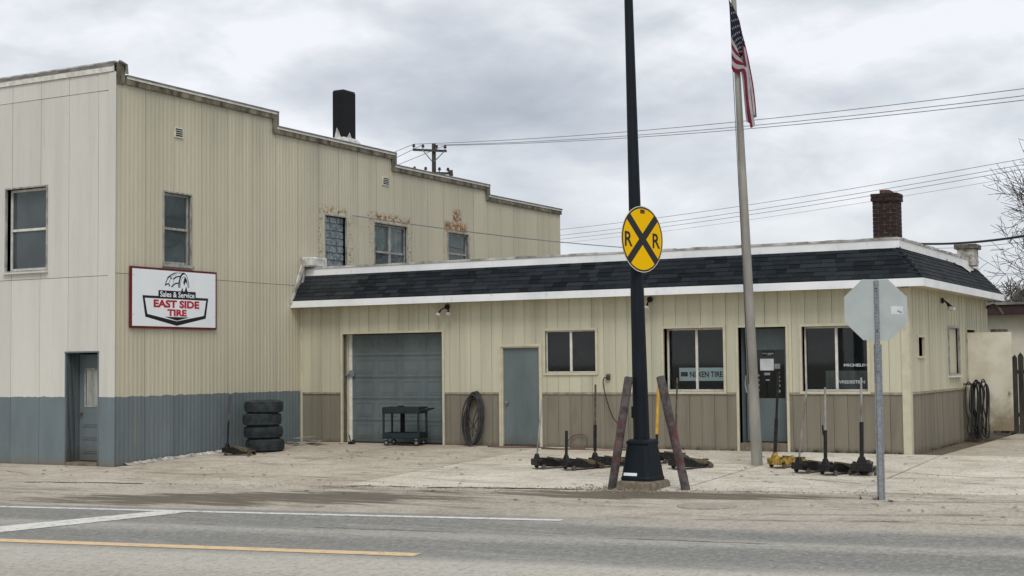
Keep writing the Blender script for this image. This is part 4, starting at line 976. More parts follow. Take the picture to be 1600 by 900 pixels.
for s in (-1, 1): text('R', RR, rp(s*.345, -.01, .0042), tv, uz, .19, .235, 'sign_black', 'letter', .02)
MB().prism([rp(-.05, .405, .003), rp(.06, .405, .003), rp(.06, .465, .003), rp(-.05, .465, .003)], n_*.003).build('tag', 'rusty_steel', RR)
for z in (-.3, .3): MB().prism([rp(-.10, z-.02, -.012), rp(.10, z-.02, -.012), rp(.10, z+.02, -.012), rp(-.10, z+.02, -.012)], -n_*.05).build('bracket', 'steel_galv', RR)

# ------------------------------------------------------------------ flagpole and flag
px, py = 11.956, -2.61; pz = gz(py)
lean = -R0*.031
def fp(z): return V((px, py, z)) + lean*(z-pz)
FPL = empty('flagpole', (px, py, pz), 'tapered grey metal flagpole in front of the entrance door', 'flagpole')
MB().tube([fp(z) for z in (pz-.05, 2, 4, 6, 8, 11)], [.10, .093, .08, .062, .048, .035], 16).build('shaft', 'pole_alum', FPL, smooth=True)
MB().lathe([(.001, .0), (.06, .03), (.075, .075), (.06, .12), (.001, .15)], 12, fp(11)).build('finial', 'bare_steel', FPL, smooth=True)
MB().tube([fp(1.2)+V((-.1, -.06, 0)), fp(1.35)+V((-.12, -.06, 0)), fp(1.5)+V((-.1, -.06, 0))], .015, 6).build('cleat', 'bare_steel', FPL, smooth=True)
mb = MB(); mb.tube([fp(z)+V((-.05, -.09, 0)) for z in (1.35, 5, 10.8)], .006, 5); mb.build('halyard', 'cable', FPL)
FG = empty('flag', fp(6.9), 'limp striped flag with stars hanging from the flagpole', 'flag')
ht = 8.22; HO, FL_ = 1.26, 1.9; toc = V((.3253, -.9456, 0))
def cloth(u, v):
    """limp cloth: flat at the hoist, gathered into pleats towards the fly"""
    g = min(1, u/.55); g = g*g*(3-2*g); t = (v*1.6+.15) % 1.0; tri = 1-abs(2*t-1); lay = math.floor(v*1.6+.15)
    drop = FL_*1.1*u*(1.0-.10*v)*(1-.06*math.sin(3*u))
    lat = (.30*(1-math.exp(-2.4*u))*(1-.5*v))*(1-.5*g) + g*(.17*tri-.02) + .08*u*u + .012*math.sin(9*u+4*v)
    dep = .07*math.sin(7*u+2*v)*min(1, 3*u)*(1-g*.6) + g*(.10*(t-.5)*(1 if lay % 2 else -1)+.05*lay)
    z = ht - HO*v*(1-.62*g) - drop*(1-.18*v*(1-g)); q = fp(z); k = .06*max(0, 1-5*u)
    return q + R0*(lat-.035-k*.9) + toc*(.105+dep)
nu, nv_ = 36, 39; mb = MB()
for j in range(nv_+1):
    for i in range(nu+1): mb.v.append(tuple(cloth(i/nu, j/nv_)))
for j in range(nv_):
    for i in range(nu):
        k = j*(nu+1)+i; st = j//3; mb.f.append((k, k+1, k+nu+2, k+nu+1)); mb.mi.append(2 if (i/nu < .4 and st < 7) else (0 if st % 2 == 0 else 1))
fg = mb.build('cloth', ['flag_red', 'flag_white', 'flag_blue'], FG, smooth=2)
mb = MB()
for r in range(9):
    for c in range(6 if r % 2 == 0 else 5):
        u = .4*(c+.5+(0 if r % 2 == 0 else .5))/6.0; v = (7/13)*(r+.7)/9.4; p0 = cloth(u, v); du = (cloth(u+.01, v)-p0).normalized(); dv_ = (cloth(u, v+.01)-p0).normalized(); nn_ = du.cross(dv_).normalized()
        for sgn in (1, -1):
            pts = []
            for k in range(10): a = math.pi*k/5; rr_ = .024 if k % 2 == 0 else .010; pts.append(p0+nn_*.006*sgn+(du*math.cos(a)+dv_*math.sin(a))*rr_)
            mb.poly(pts)
mb.build('stars', 'flag_white', FG)

# ------------------------------------------------------------------ stop sign seen from behind
sx0, sy_ = 15.154, -6.656; sz = gz(sy_)
SS = empty('stop_sign', (sx0, sy_, sz), 'octagonal stop sign seen from its bare grey back on a galvanised post', 'sign')
vd = V((.2459, -.9693, 0)); td = V((-vd.y, vd.x, 0))
if td.dot(R0) < 0: td = -td
def uc(z0, z1, w, d, o): # U channel
    b = V((sx0, sy_, 0))+vd*o; pr = [(-w, 0), (-w*.55, 0), (-w*.45, d), (w*.45, d), (w*.55, 0), (w, 0), (w, .006), (w*.6, .006), (w*.5, d+.006), (-w*.5, d+.006), (-w*.6, .006), (-w, .006)]
    return MB().prism([tuple(b+td*x+vd*y+V((0, 0, z0))) for x, y in pr], (0, 0, z1-z0))
uc(sz-.1, 1.97, .055, .045, 0).build('lower_post', 'steel_galv', SS); po = uc(1.6, 2.87, .035, .03, .052).build('upper_post', 'steel_galv', SS)
for k in range(26):
    z = 1.70+k*.044; c1 = V((sx0, sy_, z))+vd*.0885; MB().prism([c1+td*.006*math.cos(t)+V((0, 0, .009*math.sin(t))) for t in [k2*math.pi/3 for k2 in range(6)]], vd*.0012).build('hole', 'tar_black', po)
cz = 2.46; oc = [(.43/math.cos(R_(22.5))*math.cos(R_(22.5+45*i)), .43/math.cos(R_(22.5))*math.sin(R_(22.5+45*i))) for i in range(8)]; so_ = V((sx0, sy_, cz))+vd*.044
tilt = .02
def op(x, y, d): return so_+td*(x-.015)+V((0, 0, y-x*tilt))+vd*d
MB().prism([op(x, y, 0) for x, y in oc], vd*.004).build('plate', 'sign_back', SS, bevel=.003)
MB().poly([op(x*.99, y*.99, -.001) for x, y in reversed(oc)]).build('face', 'stop_red', SS)
MB().prism([op(x, y, .0045) for x, y in ((.21, -.06), (.37, -.06), (.37, .05), (.21, .05))], vd*.001).build('sticker', 'paper', SS)
for (x, y) in ((.31, -.02), (.34, -.035)): MB().prism([op(x-.02, y-.012, .006), op(x+.02, y-.012, .006), op(x+.02, y+.012, .006), op(x-.02, y+.012, .006)], vd*.0006).build('sticker_print', 'logo_grey', SS)
for z in (-.3, .3):
    mb = MB(); c1 = op(.015, z, .044); mb.tube([c1, c1+vd*.016], .014, 6); mb.build('bolt', 'rusty_steel', SS)

# ------------------------------------------------------------------ two leaning pipe bollards
def bollard(x, y, dx_, label):
    z = gz(y); a = V((x, y, z-.1)); b = V((x, y, z+1.72))+R0*dx_; r = .068
    t = empty('leaning_bollard', (x, y, z), label, 'bollard', 'leaning pipe bollards at the lamp post')
    pts = [a.lerp(b, k/6)+V((random.uniform(-.006, .006), random.uniform(-.006, .006), 0)) for k in range(7)]
    MB().tube(pts, [r*random.uniform(.97, 1.03) for _ in pts], 12).build('pipe', 'bollard_paint', t, smooth=True)
    d = (b-a).normalized(); MB().tube([b-d*.01, b+d*.012], [r*.8, r*.78], 12).build('cap', 'rusty_steel', t)
bollard(10.965, -6.62, .31, 'scarred pipe bollard leaning in from the left of the lamp post'); bollard(12.128, -6.36, -.38, 'scarred pipe bollard leaning in from the right of the lamp post')

# ------------------------------------------------------------------ floor jacks
def jack(x, y, yw, hnd, label, body='black_iron', hl=1.2, lean_=0., scale=1.04, fork=False):
    t = empty('floor_jack', (0, 0, 0), label, 'floor jack', 'trolley jacks lined up on the forecourt')
    for s in (-1, 1):
        o_ = [(.0, .13, .05), (.0, .135, .13), (.10, .135, .185), (.24, .125, .175), (.42, .10, .09), (.66, .088, .075), (.68, .085, .05), (.60, .085, .035), (.30, .11, .03)]
        mb = MB(); n = len(o_); mb.v = [(a, s*b, c) for a, b, c in o_] + [(a, s*(b-.012), c) for a, b, c in o_]
        mb.f = [tuple(range(n)), tuple(range(2*n-1, n-1, -1))] + [(i, n+i, n+(i+1) % n, (i+1) % n) for i in range(n)]; mb.mi = [0]*(n+2); mb.build('side_plate', body, t)
    MB().box(.02, .36, -.075, .075, .05, .15).build('pump', 'black_iron', t, bevel=.012)
    mb = MB(); mb.prism([(.22, -.075, .20), (.22, -.075, .10), (.60, -.075, .06), (.66, -.075, .10), (.54, -.075, .15)], (0, .15, 0)); arm = mb.build('lift_arm', body if body != 'black_iron' else 'jack_olive', t)
    MB().lathe([(.02, .13), (.055, .14), (.06, .16), (.05, .16), (.045, .15), (.001, .15)], 12, (.58, .0, 0)).build('saddle', 'rusty_steel', arm, smooth=True)
    for s in (-1, 1):
        MB().lathe([(.02, -.02), (.045, -.02), (.048, -.01), (.048, .01), (.045, .02), (.02, .02)], 14, (.62, s*.105, .048), 'Y').build('front_wheel', 'rusty_steel', t, smooth=True)
        MB().lathe([(.012, -.015), (.038, -.015), (.041, 0), (.038, .015), (.012, .015)], 14, (.06, s*.165, .041), 'Y').build('caster', 'rusty_steel', t, smooth=True)
        MB().box(.035, .085, s*.138, s*.162, .05, .10).build('caster_fork', 'black_iron', t)
    mb = MB(); mb.frustum((.0, 0), .10, .25, .05, .07, .06, .26); mb.box(-.06, -.02, -.14, .14, .06, .17); mb.build('handle_socket', body if body != 'jack_yellow' else 'jack_yellow', t, bevel=.008)
    a = V((.0, 0, .22)); rl = Matrix.Rotation(R_(-yw), 3, 'Z') @ (R0*(lean_+.015)-V((vd.x, vd.y, 0))*.03); d = V((rl.x, rl.y, 1)).normalized(); segs = hnd; z = 0.; segs = [(a_/scale, b_/scale, c_) for a_, b_, c_ in segs]
    for i, (ln_, r, mat) in enumerate(segs):
        MB().tube([a+d*z, a+d*(z+ln_)], r, 8).build('handle', mat, t, smooth=True, label='long pump handle' if i == 0 else None); z += ln_
    if fork:
        MB().tube([a+d*(segs[0][0]*.75), a+d*(segs[0][0]*.9)+V((0, .05, 0)), a+d*(segs[0][0]+.08)+V((0, .07, 0))], [.02, .018, .014], 7).build('broken_grip', 'black_iron', t, smooth=True)
    t.scale = (scale,)*3; t.location = (x, y, gz(y)+.002); t.rotation_euler = (0, 0, R_(yw)); return t
BS, RSx, BI = 'bare_steel', 'rusty_steel', 'black_iron'
jack(8.40, -4.18, 50, [(1.02, .017, BS)], 'black trolley jack with bare silver handle, nearest the walk door', lean_=.085)
jack(9.02, -4.25, 52, [(.46, .028, BI)], 'black trolley jack with only a short thick handle stub')
jack(9.34, -3.745, 54, [(.07, .02, RSx), (.46, .03, BI), (.72, .018, RSx)], 'black trolley jack with tall thin handle above a dark sleeve, left of the lamp post')
jack(10.1, -2.75, 60, [(.3, .024, BI), (.85, .028, 'paint_yellow'), (.14, .014, RSx)], 'trolley jack with yellow handle partly behind the lamp post', lean_=.03)
jack(10.83, -3.66, 50, [(1.36, .017, RSx)], 'black trolley jack with thin rusty handle, behind the right bollard', lean_=.03)
jack(12.42, -3.02, 58, [(.62, .032, BI), (.82, .022, BI)], 'yellow trolley jack with black handle beside the flagpole', 'jack_yellow', lean_=.045)
jack(13.05, -3.68, 52, [(.62, .016, BS), (.62, .016, BS)], 'low black trolley jack with slanting silver handle', lean_=.11)
jack(13.55, -3.86, 54, [(.50, .030, BI), (.70, .018, BS)], 'black trolley jack with a forked broken grip on its handle', fork=True)
jack(14.13, -3.80, 98, [(.60, .034, BI), (.72, .018, BS)], 'broad dark trolley jack at the right end of the row, near the stop sign', scale=1.2)
jack(.62, -3.35, 8, [(.50, .02, BI), (.55, .017, RSx)], 'trolley jack against the grey wall beside the tyre stack', lean_=.03, scale=.95)
# pair of tiny ratchet stand pieces left at the garage jamb
js = empty('small_caster', (1.75, -.42, gz(-.42)), 'little black caster lying in front of the garage door', 'caster')
mb = MB(); mb.lathe([(.01, -.02), (.05, -.02), (.055, 0), (.05, .02), (.01, .02)], 14, (1.78, -.42, gz(-.42)+.055), 'Y'); mb.build('wheel', 'black_rubber', js, smooth=True)
MB().box(1.66, 1.76, -.46, -.38, gz(-.42)+.0, gz(-.42)+.06).build('plate', 'black_iron', js); MB().tube([(1.7, -.42, .05), (1.66, -.42, .2)], .012, 6).build('stem', 'black_iron', js)

# ------------------------------------------------------------------ tyres
tz = gz(-2.35); cx_, cy_ = .80, -2.38; wid = .272
names = ['bottom tyre of the four-tyre stack by the grey wall', 'second tyre up in the stack by the grey wall', 'third tyre up in the stack by the grey wall', 'top tyre of the four-tyre stack by the grey wall']
for i in range(4):
    ox, oy = cx_+random.uniform(-.035, .035), cy_+random.uniform(-.03, .03); z0_ = tz+.003+i*(wid+.003); r = .41; h = wid
    prof = [(.25, .03), (.27, .0), (.33, -.0), (.385, .022), (.405, .06), (.412, h/2), (.405, h-.06), (.385, h-.022), (.33, h), (.27, h), (.25, h-.03), (.24, h/2)]
    t = empty('tyre', (ox, oy, z0_), names[i], 'tyre', 'tyres stacked by the wall')
    c_ = MB().lathe([(r_, h_) for r_, h_ in prof], 40, (ox, oy, z0_), close=True).build('carcass', 'tyre', t, smooth=2)
    mb = MB()
    for k in range(46):   # tread blocks in four rows
        for row, (za, zb_) in enumerate(((.035, .085), (.095, .133), (.139, .177), (.187, .237))):
            a0_ = 2*math.pi*(k+.5*(row % 2))/46; a1_ = a0_+2*math.pi/46*.8; sk = .03*(1 if row % 2 else -1)
            r0, r1 = .398 if row in (0, 3) else .408, .409 if row in (0, 3) else .4185
            q = [(ox+r_*math.cos(a), oy+r_*math.sin(a), z0_+z_) for r_ in (r0, r1) for a, z_ in ((a0_, za), (a1_, za), (a1_+sk, zb_), (a0_+sk, zb_))]
            b = len(mb.v); mb.v += q; mb.f += [(b+4, b+5, b+6, b+7), (b, b+1, b+5, b+4), (b+1, b+2, b+6, b+5), (b+2, b+3, b+7, b+6), (b+3, b, b+4, b+7)]; mb.mi += [0]*5
    mb.build('tread', 'tyre', t)

# ------------------------------------------------------------------ service cart
CT = empty('service_cart', (0, 0, 0), 'dark green two-shelf service cart in front of the garage door', 'cart')
def tray(z, d, name):
    mb = MB(); w, h = .44, .25; t = .012
    mb.box(-w, w, -h, h, z, z+t)
    for (x0, x1, y0_, y1_) in ((-w, w, -h, -h+t), (-w, w, h-t, h), (-w, -w+t, -h+t, h-t), (w-t, w, -h+t, h-t)): mb.box(x0, x1, y0_, y1_, z+t, z+d)
    mb.build(name, 'cart_green', CT, bevel=.006)
tray(.15, .13, 'lower_tray'); tray(.70, .14, 'upper_tray')
for sx_ in (-1, 1):
    for sy__ in (-1, 1):
        mb = MB(); x, y = sx_*.415, sy__*.225; mb.box(x-.02, x+.02, y-.02, y+.02, .281, .699); mb.build('leg', 'cart_green', CT, bevel=.006)
        c = MB().lathe([(.015, -.018), (.058, -.018), (.062, -.008), (.062, .008), (.058, .018), (.015, .018)], 16, (sx_*.36, sy__*.2, .062), 'Y').build('caster', 'black_rubber', CT, smooth=True)
        MB().lathe([(.03, -.021), (.03, .021)], 12, (sx_*.36, sy__*.2, .062), 'Y').build('hub', 'steel_galv', c); MB().box(sx_*.36-.025, sx_*.36+.025, sy__*.2-.03, sy__*.2+.03, .124, .149).build('swivel', 'steel_galv', c)
MB().box(-.20, -.10, .19, .22, .281, .699).build('upright_panel', 'tar_black', CT)
MB().tube([(.44, -.2, .76), (.58, -.2, .80), (.60, -.2, .80), (.60, .2, .80), (.58, .2, .80), (.44, .2, .76)], .018, 8).build('push_handle', 'cart_green', CT, smooth=True)
MB().box(-.14, -.02, -.1, .02, .725, .87).build('bottle_caddy', 'black_iron', CT, bevel=.02)
for (a, b) in (((.56, -.22, .76), (.60, -.25, .3)), ((.48, -.24, .76), (.47, -.26, .32))): MB().tube([a, V(a).lerp(V(b), .5)+V((.02, 0, 0)), b], .005, 5).build('dangling_cord', 'cable', CT)
CT.location = (3.12, -.36, gz(-.36)+.001); CT.rotation_euler = (0, 0, R_(9))

# ------------------------------------------------------------------ hoses and cords
def hose_coil(): 
    t = empty('hose_coil', (4.75, -.15, 0), 'coil of black air hose leaning against the wall between garage and walk door', 'hose')
    for k in range(15):
        a = random.choice((.165, .185, .2, .21)); b = .58-random.uniform(0, .09); pts = []; ph = random.uniform(0, 6); ox = random.uniform(-.02, .02)
        for i in range(36):
            t_ = 2*math.pi*i/36; zz = .012+b+(b*math.sin(t_)) + .015; xx = 4.75+ox+a*math.cos(t_)*(1+.06*math.sin(2*t_+ph)); yy = -.27+.19*zz/1.2+.05*math.sin(t_+ph)*.4-.009*(k-7)
            pts.append((xx, yy, zz-.006))
        MB().tube(pts, .0165, 7, closed=True).build('loop', 'hose_black', t, smooth=2)
    for s in (((4.62, -.2, 1.0), (4.7, -.24, .6), (4.8, -.27, .42), (4.78, -.26, .2)), ((4.93, -.2, .7), (4.82, -.26, .45), (4.7, -.29, .34), (4.56, -.26, .42)), ((4.9, -.24, .25), (4.8, -.26, .5), (4.88, -.2, .8))):
        P = [V(q) for q in s]; pts = []
        for i in range(len(P)-1):
            p0, p1, p2, p3 = P[max(i-1, 0)], P[i], P[i+1], P[min(i+2, len(P)-1)]
            for k in range(6): u = k/6; pts.append(.5*((2*p1)+(p2-p0)*u+(2*p0-5*p1+4*p2-p3)*u*u+(3*p1-p0-3*p2+p3)*u**3))
        pts.append(P[-1]); MB().tube(pts, .011, 6).build('loose_end', 'hose_black', t, smooth=2)
hose_coil()
def spline(s, k=8):
    P = [V(q) for q in s]; pts = []
    for i in range(len(P)-1):
        p0, p1, p2, p3 = P[max(i-1, 0)], P[i], P[i+1], P[min(i+2, len(P)-1)]
        for j in range(k): u = j/k; pts.append(.5*((2*p1)+(p2-p0)*u+(2*p0-5*p1+4*p2-p3)*u*u+(3*p1-p0-3*p2+p3)*u**3))
    return pts+[P[-1]]
t = empty('cable_hank', (XR+.14, 5.0, 0), 'long hank of black hose hanging at the open side door', 'hose')
for k in range(11):
    y = 4.86+.26*k/10+random.uniform(-.03, .03); x = XR+.10+random.uniform(0, .16)+.02*k; w_ = random.uniform(.05, .11); zl = random.uniform(.03, .3); zt = random.uniform(1.2, 1.33)
    MB().tube(spline([(x-w_, y, .7), (x-w_*.8, y+.02, zt-.12), (x, y+.03, zt), (x+w_*.8, y+.02, zt-.14), (x+w_, y-.03, .8), (x+w_*.3+.03, y-.05, .45), (x+.05, y-.05, zl+.1), (x, y-.04, zl), (x-.04, y-.02, zl+.12), (x-w_*.3, y, .45), (x-w_, y, .7)], 5)[:-1], .014, 6, closed=True).build('loop', 'black_rubber', t, smooth=2)
MB().tube(spline([(XR+.2, 4.95, 1.2), (XR+.38, 4.9, 1.22), (XR+.46, 4.86, 1.0), (XR+.36, 4.84, .6), (XR+.3, 4.84, .4), (XR+.4, 4.8, .02)]), .014, 6).build('loose_end', 'black_rubber', t, smooth=2)
MB().box(XR-.0, XR+.16, 4.98, 5.02, 1.19, 1.23).build('hook', 'rusty_steel', t)
t = empty('red_hose', (7.2, -.3, 0), 'thin reddish air hose straggling along the foot of the wall', 'hose')
MB().tube(spline([(5.2, -.34, .0), (5.9, -.42, .0), (6.5, -.32, .0), (7.0, -.5, -.005), (7.5, -.34, .0), (7.1, -.22, .0), (7.7, -.2, .0), (8.3, -.34, .0), (8.8, -.25, .0)]), .013, 6).build('run', 'hose_red', t, smooth=2)
MB().tube(spline([(7.0, -.2, .0), (6.98, -.1, .12), (7.1, -.06, .24), (7.3, -.05, .27), (7.42, -.08, .18), (7.42, -.12, .04), (7.3, -.25, .0)]), .012, 6).build('loop', 'hose_red', t, smooth=2)
MB().tube(spline([(6.6, -.55, -.008), (7.0, -.62, -.01), (7.6, -.52, -.01), (8.0, -.56, -.01), (8.5, -.5, -.008)]), .012, 6).build('run', 'hose_red', t, smooth=2)
t = empty('extension_cord', (7.9, -.03, .5), 'dark cord hanging from a small box on the front wall left of the lamp post', 'cord')
MB().box(7.86, 7.94, -.05, -.012, 1.40, 1.52).build('outlet_box', 'rusty_steel', t)
MB().tube(spline([(7.9, -.05, 1.44), (7.84, -.1, 1.44), (7.82, -.1, 1.30), (7.9, -.09, .95), (8.02, -.1, .65), (8.16, -.12, .48), (8.25, -.14, .3), (8.2, -.2, .1), (8.1, -.22, .01)]), .011, 6).build('cord', 'cable', t, smooth=2)

# strip of loose white sheeting and rubbish at the foot of the tall wall
mb = MB(); k = 46
for i in range(k+1):
    y = -5.75+3.0*i/k; z = gz(y); w = .05+.07*random.random()+.03*math.sin(i*.7); h_ = .01+.03*random.random()
    mb.v += [(.022, y, z+h_+.03), (.03+w*.5, y+random.uniform(-.02, .02), z+h_), (.03+w, y, z+.004)]
for i in range(k):
    for j in range(2): a = 3*i+j; mb.f.append((a, a+1, a+4, a+3)); mb.mi.append(0)
mb.build('loose_flashing', 'vinyl_white', label='torn strip of white sheeting along the foot of the grey wall', cat='sheeting')
t = empty('scrap_heap', (.7, -.75, 0), 'small heap of pale scrap strips in the corner between the buildings', 'scrap')
for i in range(16):
    x, y = .5+random.uniform(-.4, .5), -.8+random.uniform(-.35, .3); L_ = random.uniform(.2, .55); a = random.uniform(-.6, .9); z = gz(y)+.01+.018*(i % 7); d = V((math.cos(a), math.sin(a), random.uniform(-.05, .12)))*L_; n = V((-math.sin(a), math.cos(a), 0))*random.uniform(.02, .06)
    c = V((max(x, .1), y, z)); mb = MB(); mb.prism([c-n, c+n, c+n+d, c-n+d], (0, 0, .008)); mb.build('scrap_strip', random.choice(('scrap', 'vinyl_white', 'rusty_steel', 'scrap')), t)
# weeds at the wall foot and grit in the gutter
mb = MB()
def tuft(x, y, s, n):
    for _ in range(n):
        a = random.uniform(0, 6.28); r = random.uniform(0, s*.5); b = V((x+r*math.cos(a), y+.4*r*math.sin(a), gz(y)-.01)); tip = b+V((random.uniform(-.5, .5)*s, random.uniform(-.4, .1)*s, random.uniform(.4, 1)*s)); w = V((math.cos(a), math.sin(a), 0))*.006
        mb.poly([b-w, b+w, tip])
for _ in range(34): tuft(random.choice((random.uniform(8.5, 10.6), random.uniform(11.8, 13.9), random.uniform(11.8, 13.9))), -.04, random.uniform(.04, .13), 16)
for _ in range(14): tuft(random.uniform(14.1, 14.14), random.uniform(.2, 5), random.uniform(.03, .08), 8)
for _ in range(8): tuft(.06, random.uniform(-5.9, -3.2), random.uniform(.04, .12), 10)
for _ in range(5): tuft(lx-.42+random.uniform(-.08, .05), ly-.15+random.uniform(-.1, .1), .12, 10)
for _ in range(4): tuft(sx0-.1+random.uniform(-.2, .2), sy_-.02, .08, 10)
mb.build('weeds', 'weed', kind='stuff', label='sparse dead weeds along the wall foot', cat='weeds')
mb = MB()
def grit(x, y, s):
    b = len(mb.v); z = gz(y); mb.v += [(x+s*random.uniform(.6, 1.2)*i, y+s*random.uniform(.6, 1.2)*j, z+s*k) for i, j, k in ((1, 0, 0), (-.5, .8, 0), (-.5, -.8, 0), (0, 0, .9))]; mb.f += [(b, b+1, b+3), (b+1, b+2, b+3), (b+2, b, b+3)]; mb.mi += [0]*3
for _ in range(500):
    a = random.gauss(-2, 5); n = 3.45+random.gauss(0, .16); q = RO+RD*a+RN*n; grit(q.x, q.y, random.uniform(.006, .02))
for _ in range(260): q = V((lx-.3+random.gauss(0, .45), ly-.42+random.gauss(0, .14))); grit(q.x, q.y, random.uniform(.008, .028))
for _ in range(300): grit(random.uniform(0, 20), random.uniform(-6, -.2), random.uniform(.004, .014))
for _ in range(170):     # leaf scraps
    x, y = random.uniform(-1, 19), random.uniform(-8.5, -.3); a = random.uniform(0, 3.14); l_ = random.uniform(.02, .06); z = gz(y)
    u_ = V((math.cos(a), math.sin(a), 0))*l_; w_ = V((-math.sin(a), math.cos(a), 0))*l_*.5; c_ = V((x, y, z+.012)); mb.poly([c_-u_, c_+w_+V((0, 0, .01)), c_+u_, c_-w_]); mb.mi[-1] = 1
mb.build('gravel', ['pebble', 'weed'], kind='stuff', label='loose grit along the pavement edge', cat='gravel')

# ------------------------------------------------------------------ neighbour, fence, block pier
NB = empty('neighbour_building', (20, 18, 0), 'low whitish building with dark brown fascia behind the fence', 'building')
MB().box(12.4, 30, 14.0, 22, -.05, 2.98).build('wall', 'neighbour_white', NB); MB().box(12.1, 30.3, 13.6, 22.3, 2.96, 3.22).build('fascia', 'neighbour_brown', NB); MB().box(12.05, 30.35, 13.55, 22.35, 3.222, 3.29).build('roof_edge', 'coping_grey', NB)
BP = empty('block_pier', (14.4, 8.4, 0), 'weathered concrete block pier behind the open door', 'pier')
for i in range(12): MB().box(14.07, 14.42, 8.15, 8.42, .0+i*.205, .198+i*.205).build('block', 'block_grey', BP, bevel=.01)
FE = empty('picket_fence', (17, 8.1, 0), 'weathered dark board fence with pointed tops beside the open door', 'fence')
x = 14.47; i = 0
while x < 20.5:
    w_ = random.uniform(.10, .135); h_ = 1.86+random.uniform(-.05, .05); dy = random.uniform(-.015, .015); mb = MB()
    mb.prism([(x, 7.9+dy, .02), (x+w_, 7.9+dy, .02), (x+w_, 7.9+dy, h_-.08), (x+w_*.5, 7.9+dy, h_), (x, 7.9+dy, h_-.08)], (0, .022, 0)); mb.build('picket', 'fence_wood', FE); x += w_+random.uniform(.006, .016)
for z in (.4, 1.4): MB().box(14.47, 20.5, 7.95, 8.0, z, z+.09).build('rail', 'fence_wood', FE)
for x in (14.5, 17.5, 20.3): MB().box(x, x+.1, 8.0, 8.1, -.05, 1.8).build('post', 'fence_wood', FE)

# ------------------------------------------------------------------ utility poles and wires
UP = empty('utility_pole', (-26.9, 49.4, 0), 'weathered utility pole with two crossarms beyond the tall building', 'utility pole')
pc = V((-26.92, 49.40, 15.46)); MB().tube([(pc.x, pc.y, -.1), (pc.x, pc.y, pc.z*.5), (pc.x, pc.y, pc.z+.3)], [.2, .17, .13], 10).build('pole', 'pole_wood', UP, smooth=True)
def crossarm(a, b, parent, ins):
    d = (b-a).normalized(); u = V((0, 0, 1)); s = d.cross(u).normalized()
    mb = MB(); mb.prism([a+s*.06-u*.07, a-s*.06-u*.07, a-s*.06+u*.07, a+s*.06+u*.07], b-a); mb.build('crossarm', 'pole_wood', parent)
    out = []
    for f in ins:
        q = a.lerp(b, f); mb = MB(); mb.lathe([(.03, .07), (.03, .17), (.1, .18), (.11, .25), (.07, .27), (.09, .33), (.04, .37)], 8, q); mb.build('insulator', 'porcelain', parent); out.append(q+u*.36)
    return out
ins = crossarm(V((-27.99, 48.60, 15.37)), V((-26.10, 49.63, 15.26)), UP, (.03, .3, .7, .95)); ins2 = crossarm(V((-28.04, 48.65, 13.95)), V((-25.98, 49.79, 13.84)), UP, (.05, .35, .72, .95))
for (f, g) in ((V((-27.40, 48.80, 15.34)), V((-26.89, 49.13, 14.61))), (V((-26.20, 49.47, 15.21)), V((-26.75, 49.20, 14.61)))): MB().tube([f, g], .035, 5).build('brace', 'steel_galv', UP)
MB().tube([V((-25.83, 49.63, 14.02)), V((-25.81, 49.66, 13.65))], .14, 10).build('cutout', 'porcelain', UP)
def wire(a, b, r, sag, label, group, n=24, mat='wire_grey'):
    pts = [a.lerp(b, i/n)-V((0, 0, sag*4*(i/n)*(1-i/n))) for i in range(n+1)]
    MB().tube(pts, r, 5).build('overhead_wire', mat, None, smooth=2, label=label, cat='wire', group=group)
def ext(a, b, k): return a+(b-a)*k
G1 = 'wires running right from the utility pole'
for i, (q, yy, lb) in enumerate(((ins[0], V((11.13, 33.83, 13.85)), 'topmost of the three wires running right from the utility pole crossarm'), (ins[2], V((11.12, 33.84, 13.56)), 'middle wire of the three running right from the utility pole crossarm'), (ins[3], V((11.11, 33.85, 13.38)), 'lowest of the three wires running right from the utility pole crossarm'))):
    wire(q, ext(q, yy, 1.7), .017, 1.1, lb, G1)
for i, (q, f, lb) in enumerate(((ins[0], V((-43.71, 65.18, 17.92)), 'upper wire dropping left from the utility pole behind the parapet'), (ins[1], V((-43.74, 65.21, 17.16)), 'middle wire dropping left from the utility pole behind the parapet'), (ins[3], V((-43.75, 65.23, 16.76)), 'lower wire dropping left from the utility pole behind the parapet'))):
    wire(q, ext(q, f, 3), .02, .4, lb, 'wires running left from the utility pole')
G2 = 'lower wires crossing behind the flagpole'
for i, (a, b, lb) in enumerate(((V((-22.29, 57.89, 11.43)), V((10.71, 36.04, 11.02)), 'highest of the four lower wires crossing behind the flagpole'), (V((-22.30, 57.90, 11.04)), V((10.70, 36.05, 10.77)), 'second highest of the four lower wires crossing behind the flagpole'), (V((-22.31, 57.91, 10.78)), V((10.69, 36.06, 10.58)), 'third of the four lower wires crossing behind the flagpole'), (V((-22.32, 57.93, 10.53)), V((10.68, 36.07, 10.29)), 'faint lowest of the four lower wires crossing behind the flagpole'))):
    wire(ext(b, a, 1.5), ext(a, b, 1.6), .013 if i < 3 else .008, 1.0, lb, G2)
a = V((.05, 2.04, 5.46)); MB().tube([a+V((-.06, 0, 0)), a+V((.1, 0, 0))], .015, 6)
b = V((2.98, 16.15, 5.36)); wire(a, b, .013, .12, 'single service wire strung from the tall wall over the low roof', None)
wire(V((9.93, 18.80, 5.43)), ext(V((9.93, 18.80, 5.43)), V((14.13, 13.12, 5.22)), 1.6), .035, .2, 'thick black cable rising right behind the brick chimney', None, mat='cable')
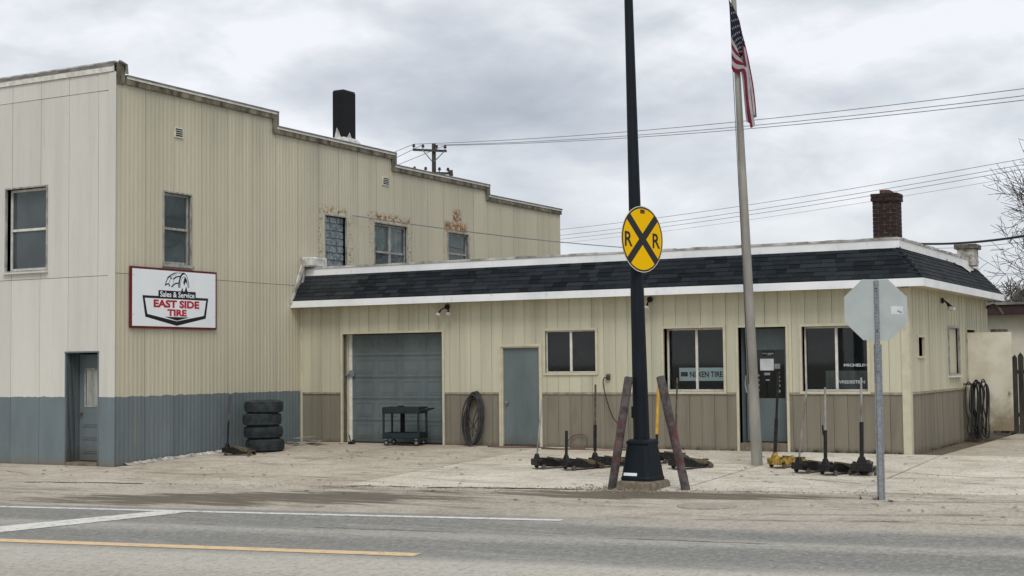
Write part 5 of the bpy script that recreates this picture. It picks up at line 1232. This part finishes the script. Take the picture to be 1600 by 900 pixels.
wire(V((4.66, 44.34, 7.24)), ext(V((4.66, 44.34, 7.24)), V((10.26, 38.29, 7.04)), 1.6), .012, .2, 'thin faint wire just below the thick cable at right', None)

# ------------------------------------------------------------------ bare trees on the right
def bare_tree(base, h, label, seed, mat, tw, spread=1.0, depth=6):
    rnd = random.Random(seed); T = empty('bare_tree', base, label, 'tree', 'leafless trees'); tr_ = MB(); cr = MB()
    def grow(p, d, L_, r, lev):
        n = 4 if lev < 3 else 3; pts = [p]; rs = [r]; q = p; dd = d.copy()
        for k in range(n):
            dd = (dd+V((rnd.gauss(0, .16), rnd.gauss(0, .16), rnd.gauss(.04, .1)))).normalized(); q = q+dd*(L_/n); pts.append(q); rs.append(max(tw, r*(1-.42*(k+1)/n)))
        (tr_ if lev < 2 else cr).tube(pts, rs, 8 if lev < 2 else (5 if lev < 4 else 3), cap=False)
        if lev >= depth: return
        nb = 3 if lev < 2 else rnd.choice((3, 4, 4))
        for i in range(nb):
            k = rnd.randint(1 if lev else 2, n); b = pts[k]; ax_ = dd.orthogonal().normalized(); ax_ = Matrix.Rotation(rnd.uniform(0, 6.28), 3, dd) @ ax_; ang_ = rnd.uniform(.35, .95)*spread
            nd = (Matrix.Rotation(ang_, 3, ax_) @ dd).normalized(); nd.z += .1 if lev < 3 else -.02; nd.normalize(); grow(b, nd, L_*rnd.uniform(.62, .82), max(tw, rs[k]*.62), lev+1)
        grow(pts[-1], dd, L_*.75, max(tw, rs[-1]*.85), lev+1)
    grow(V(base), V((0, 0, 1)), h*.28, h*.03, 0)
    tr_.build('trunk', mat, T, smooth=2); cr.build('crown', mat, T)
q = V((15.39, 18.58, 1.88)); bare_tree((q.x, q.y, -.07), 13.5, 'large leafless tree reaching in at the right edge', 3, 'bark', .008, 1.2, 6)
q = V((7.72, 52.04, 1.93)); bare_tree((q.x, q.y, -.07), 6.6, 'small pale leafless tree above the brown fascia', 11, 'bark_pale', .018, 1.2, 6)
q = V((8.00, 63.61, 1.93)); bare_tree((q.x, q.y, -.07), 7.4, 'leafless tree behind the neighbouring building near the right edge', 5, 'bark_pale', .018, 1.2, 6)
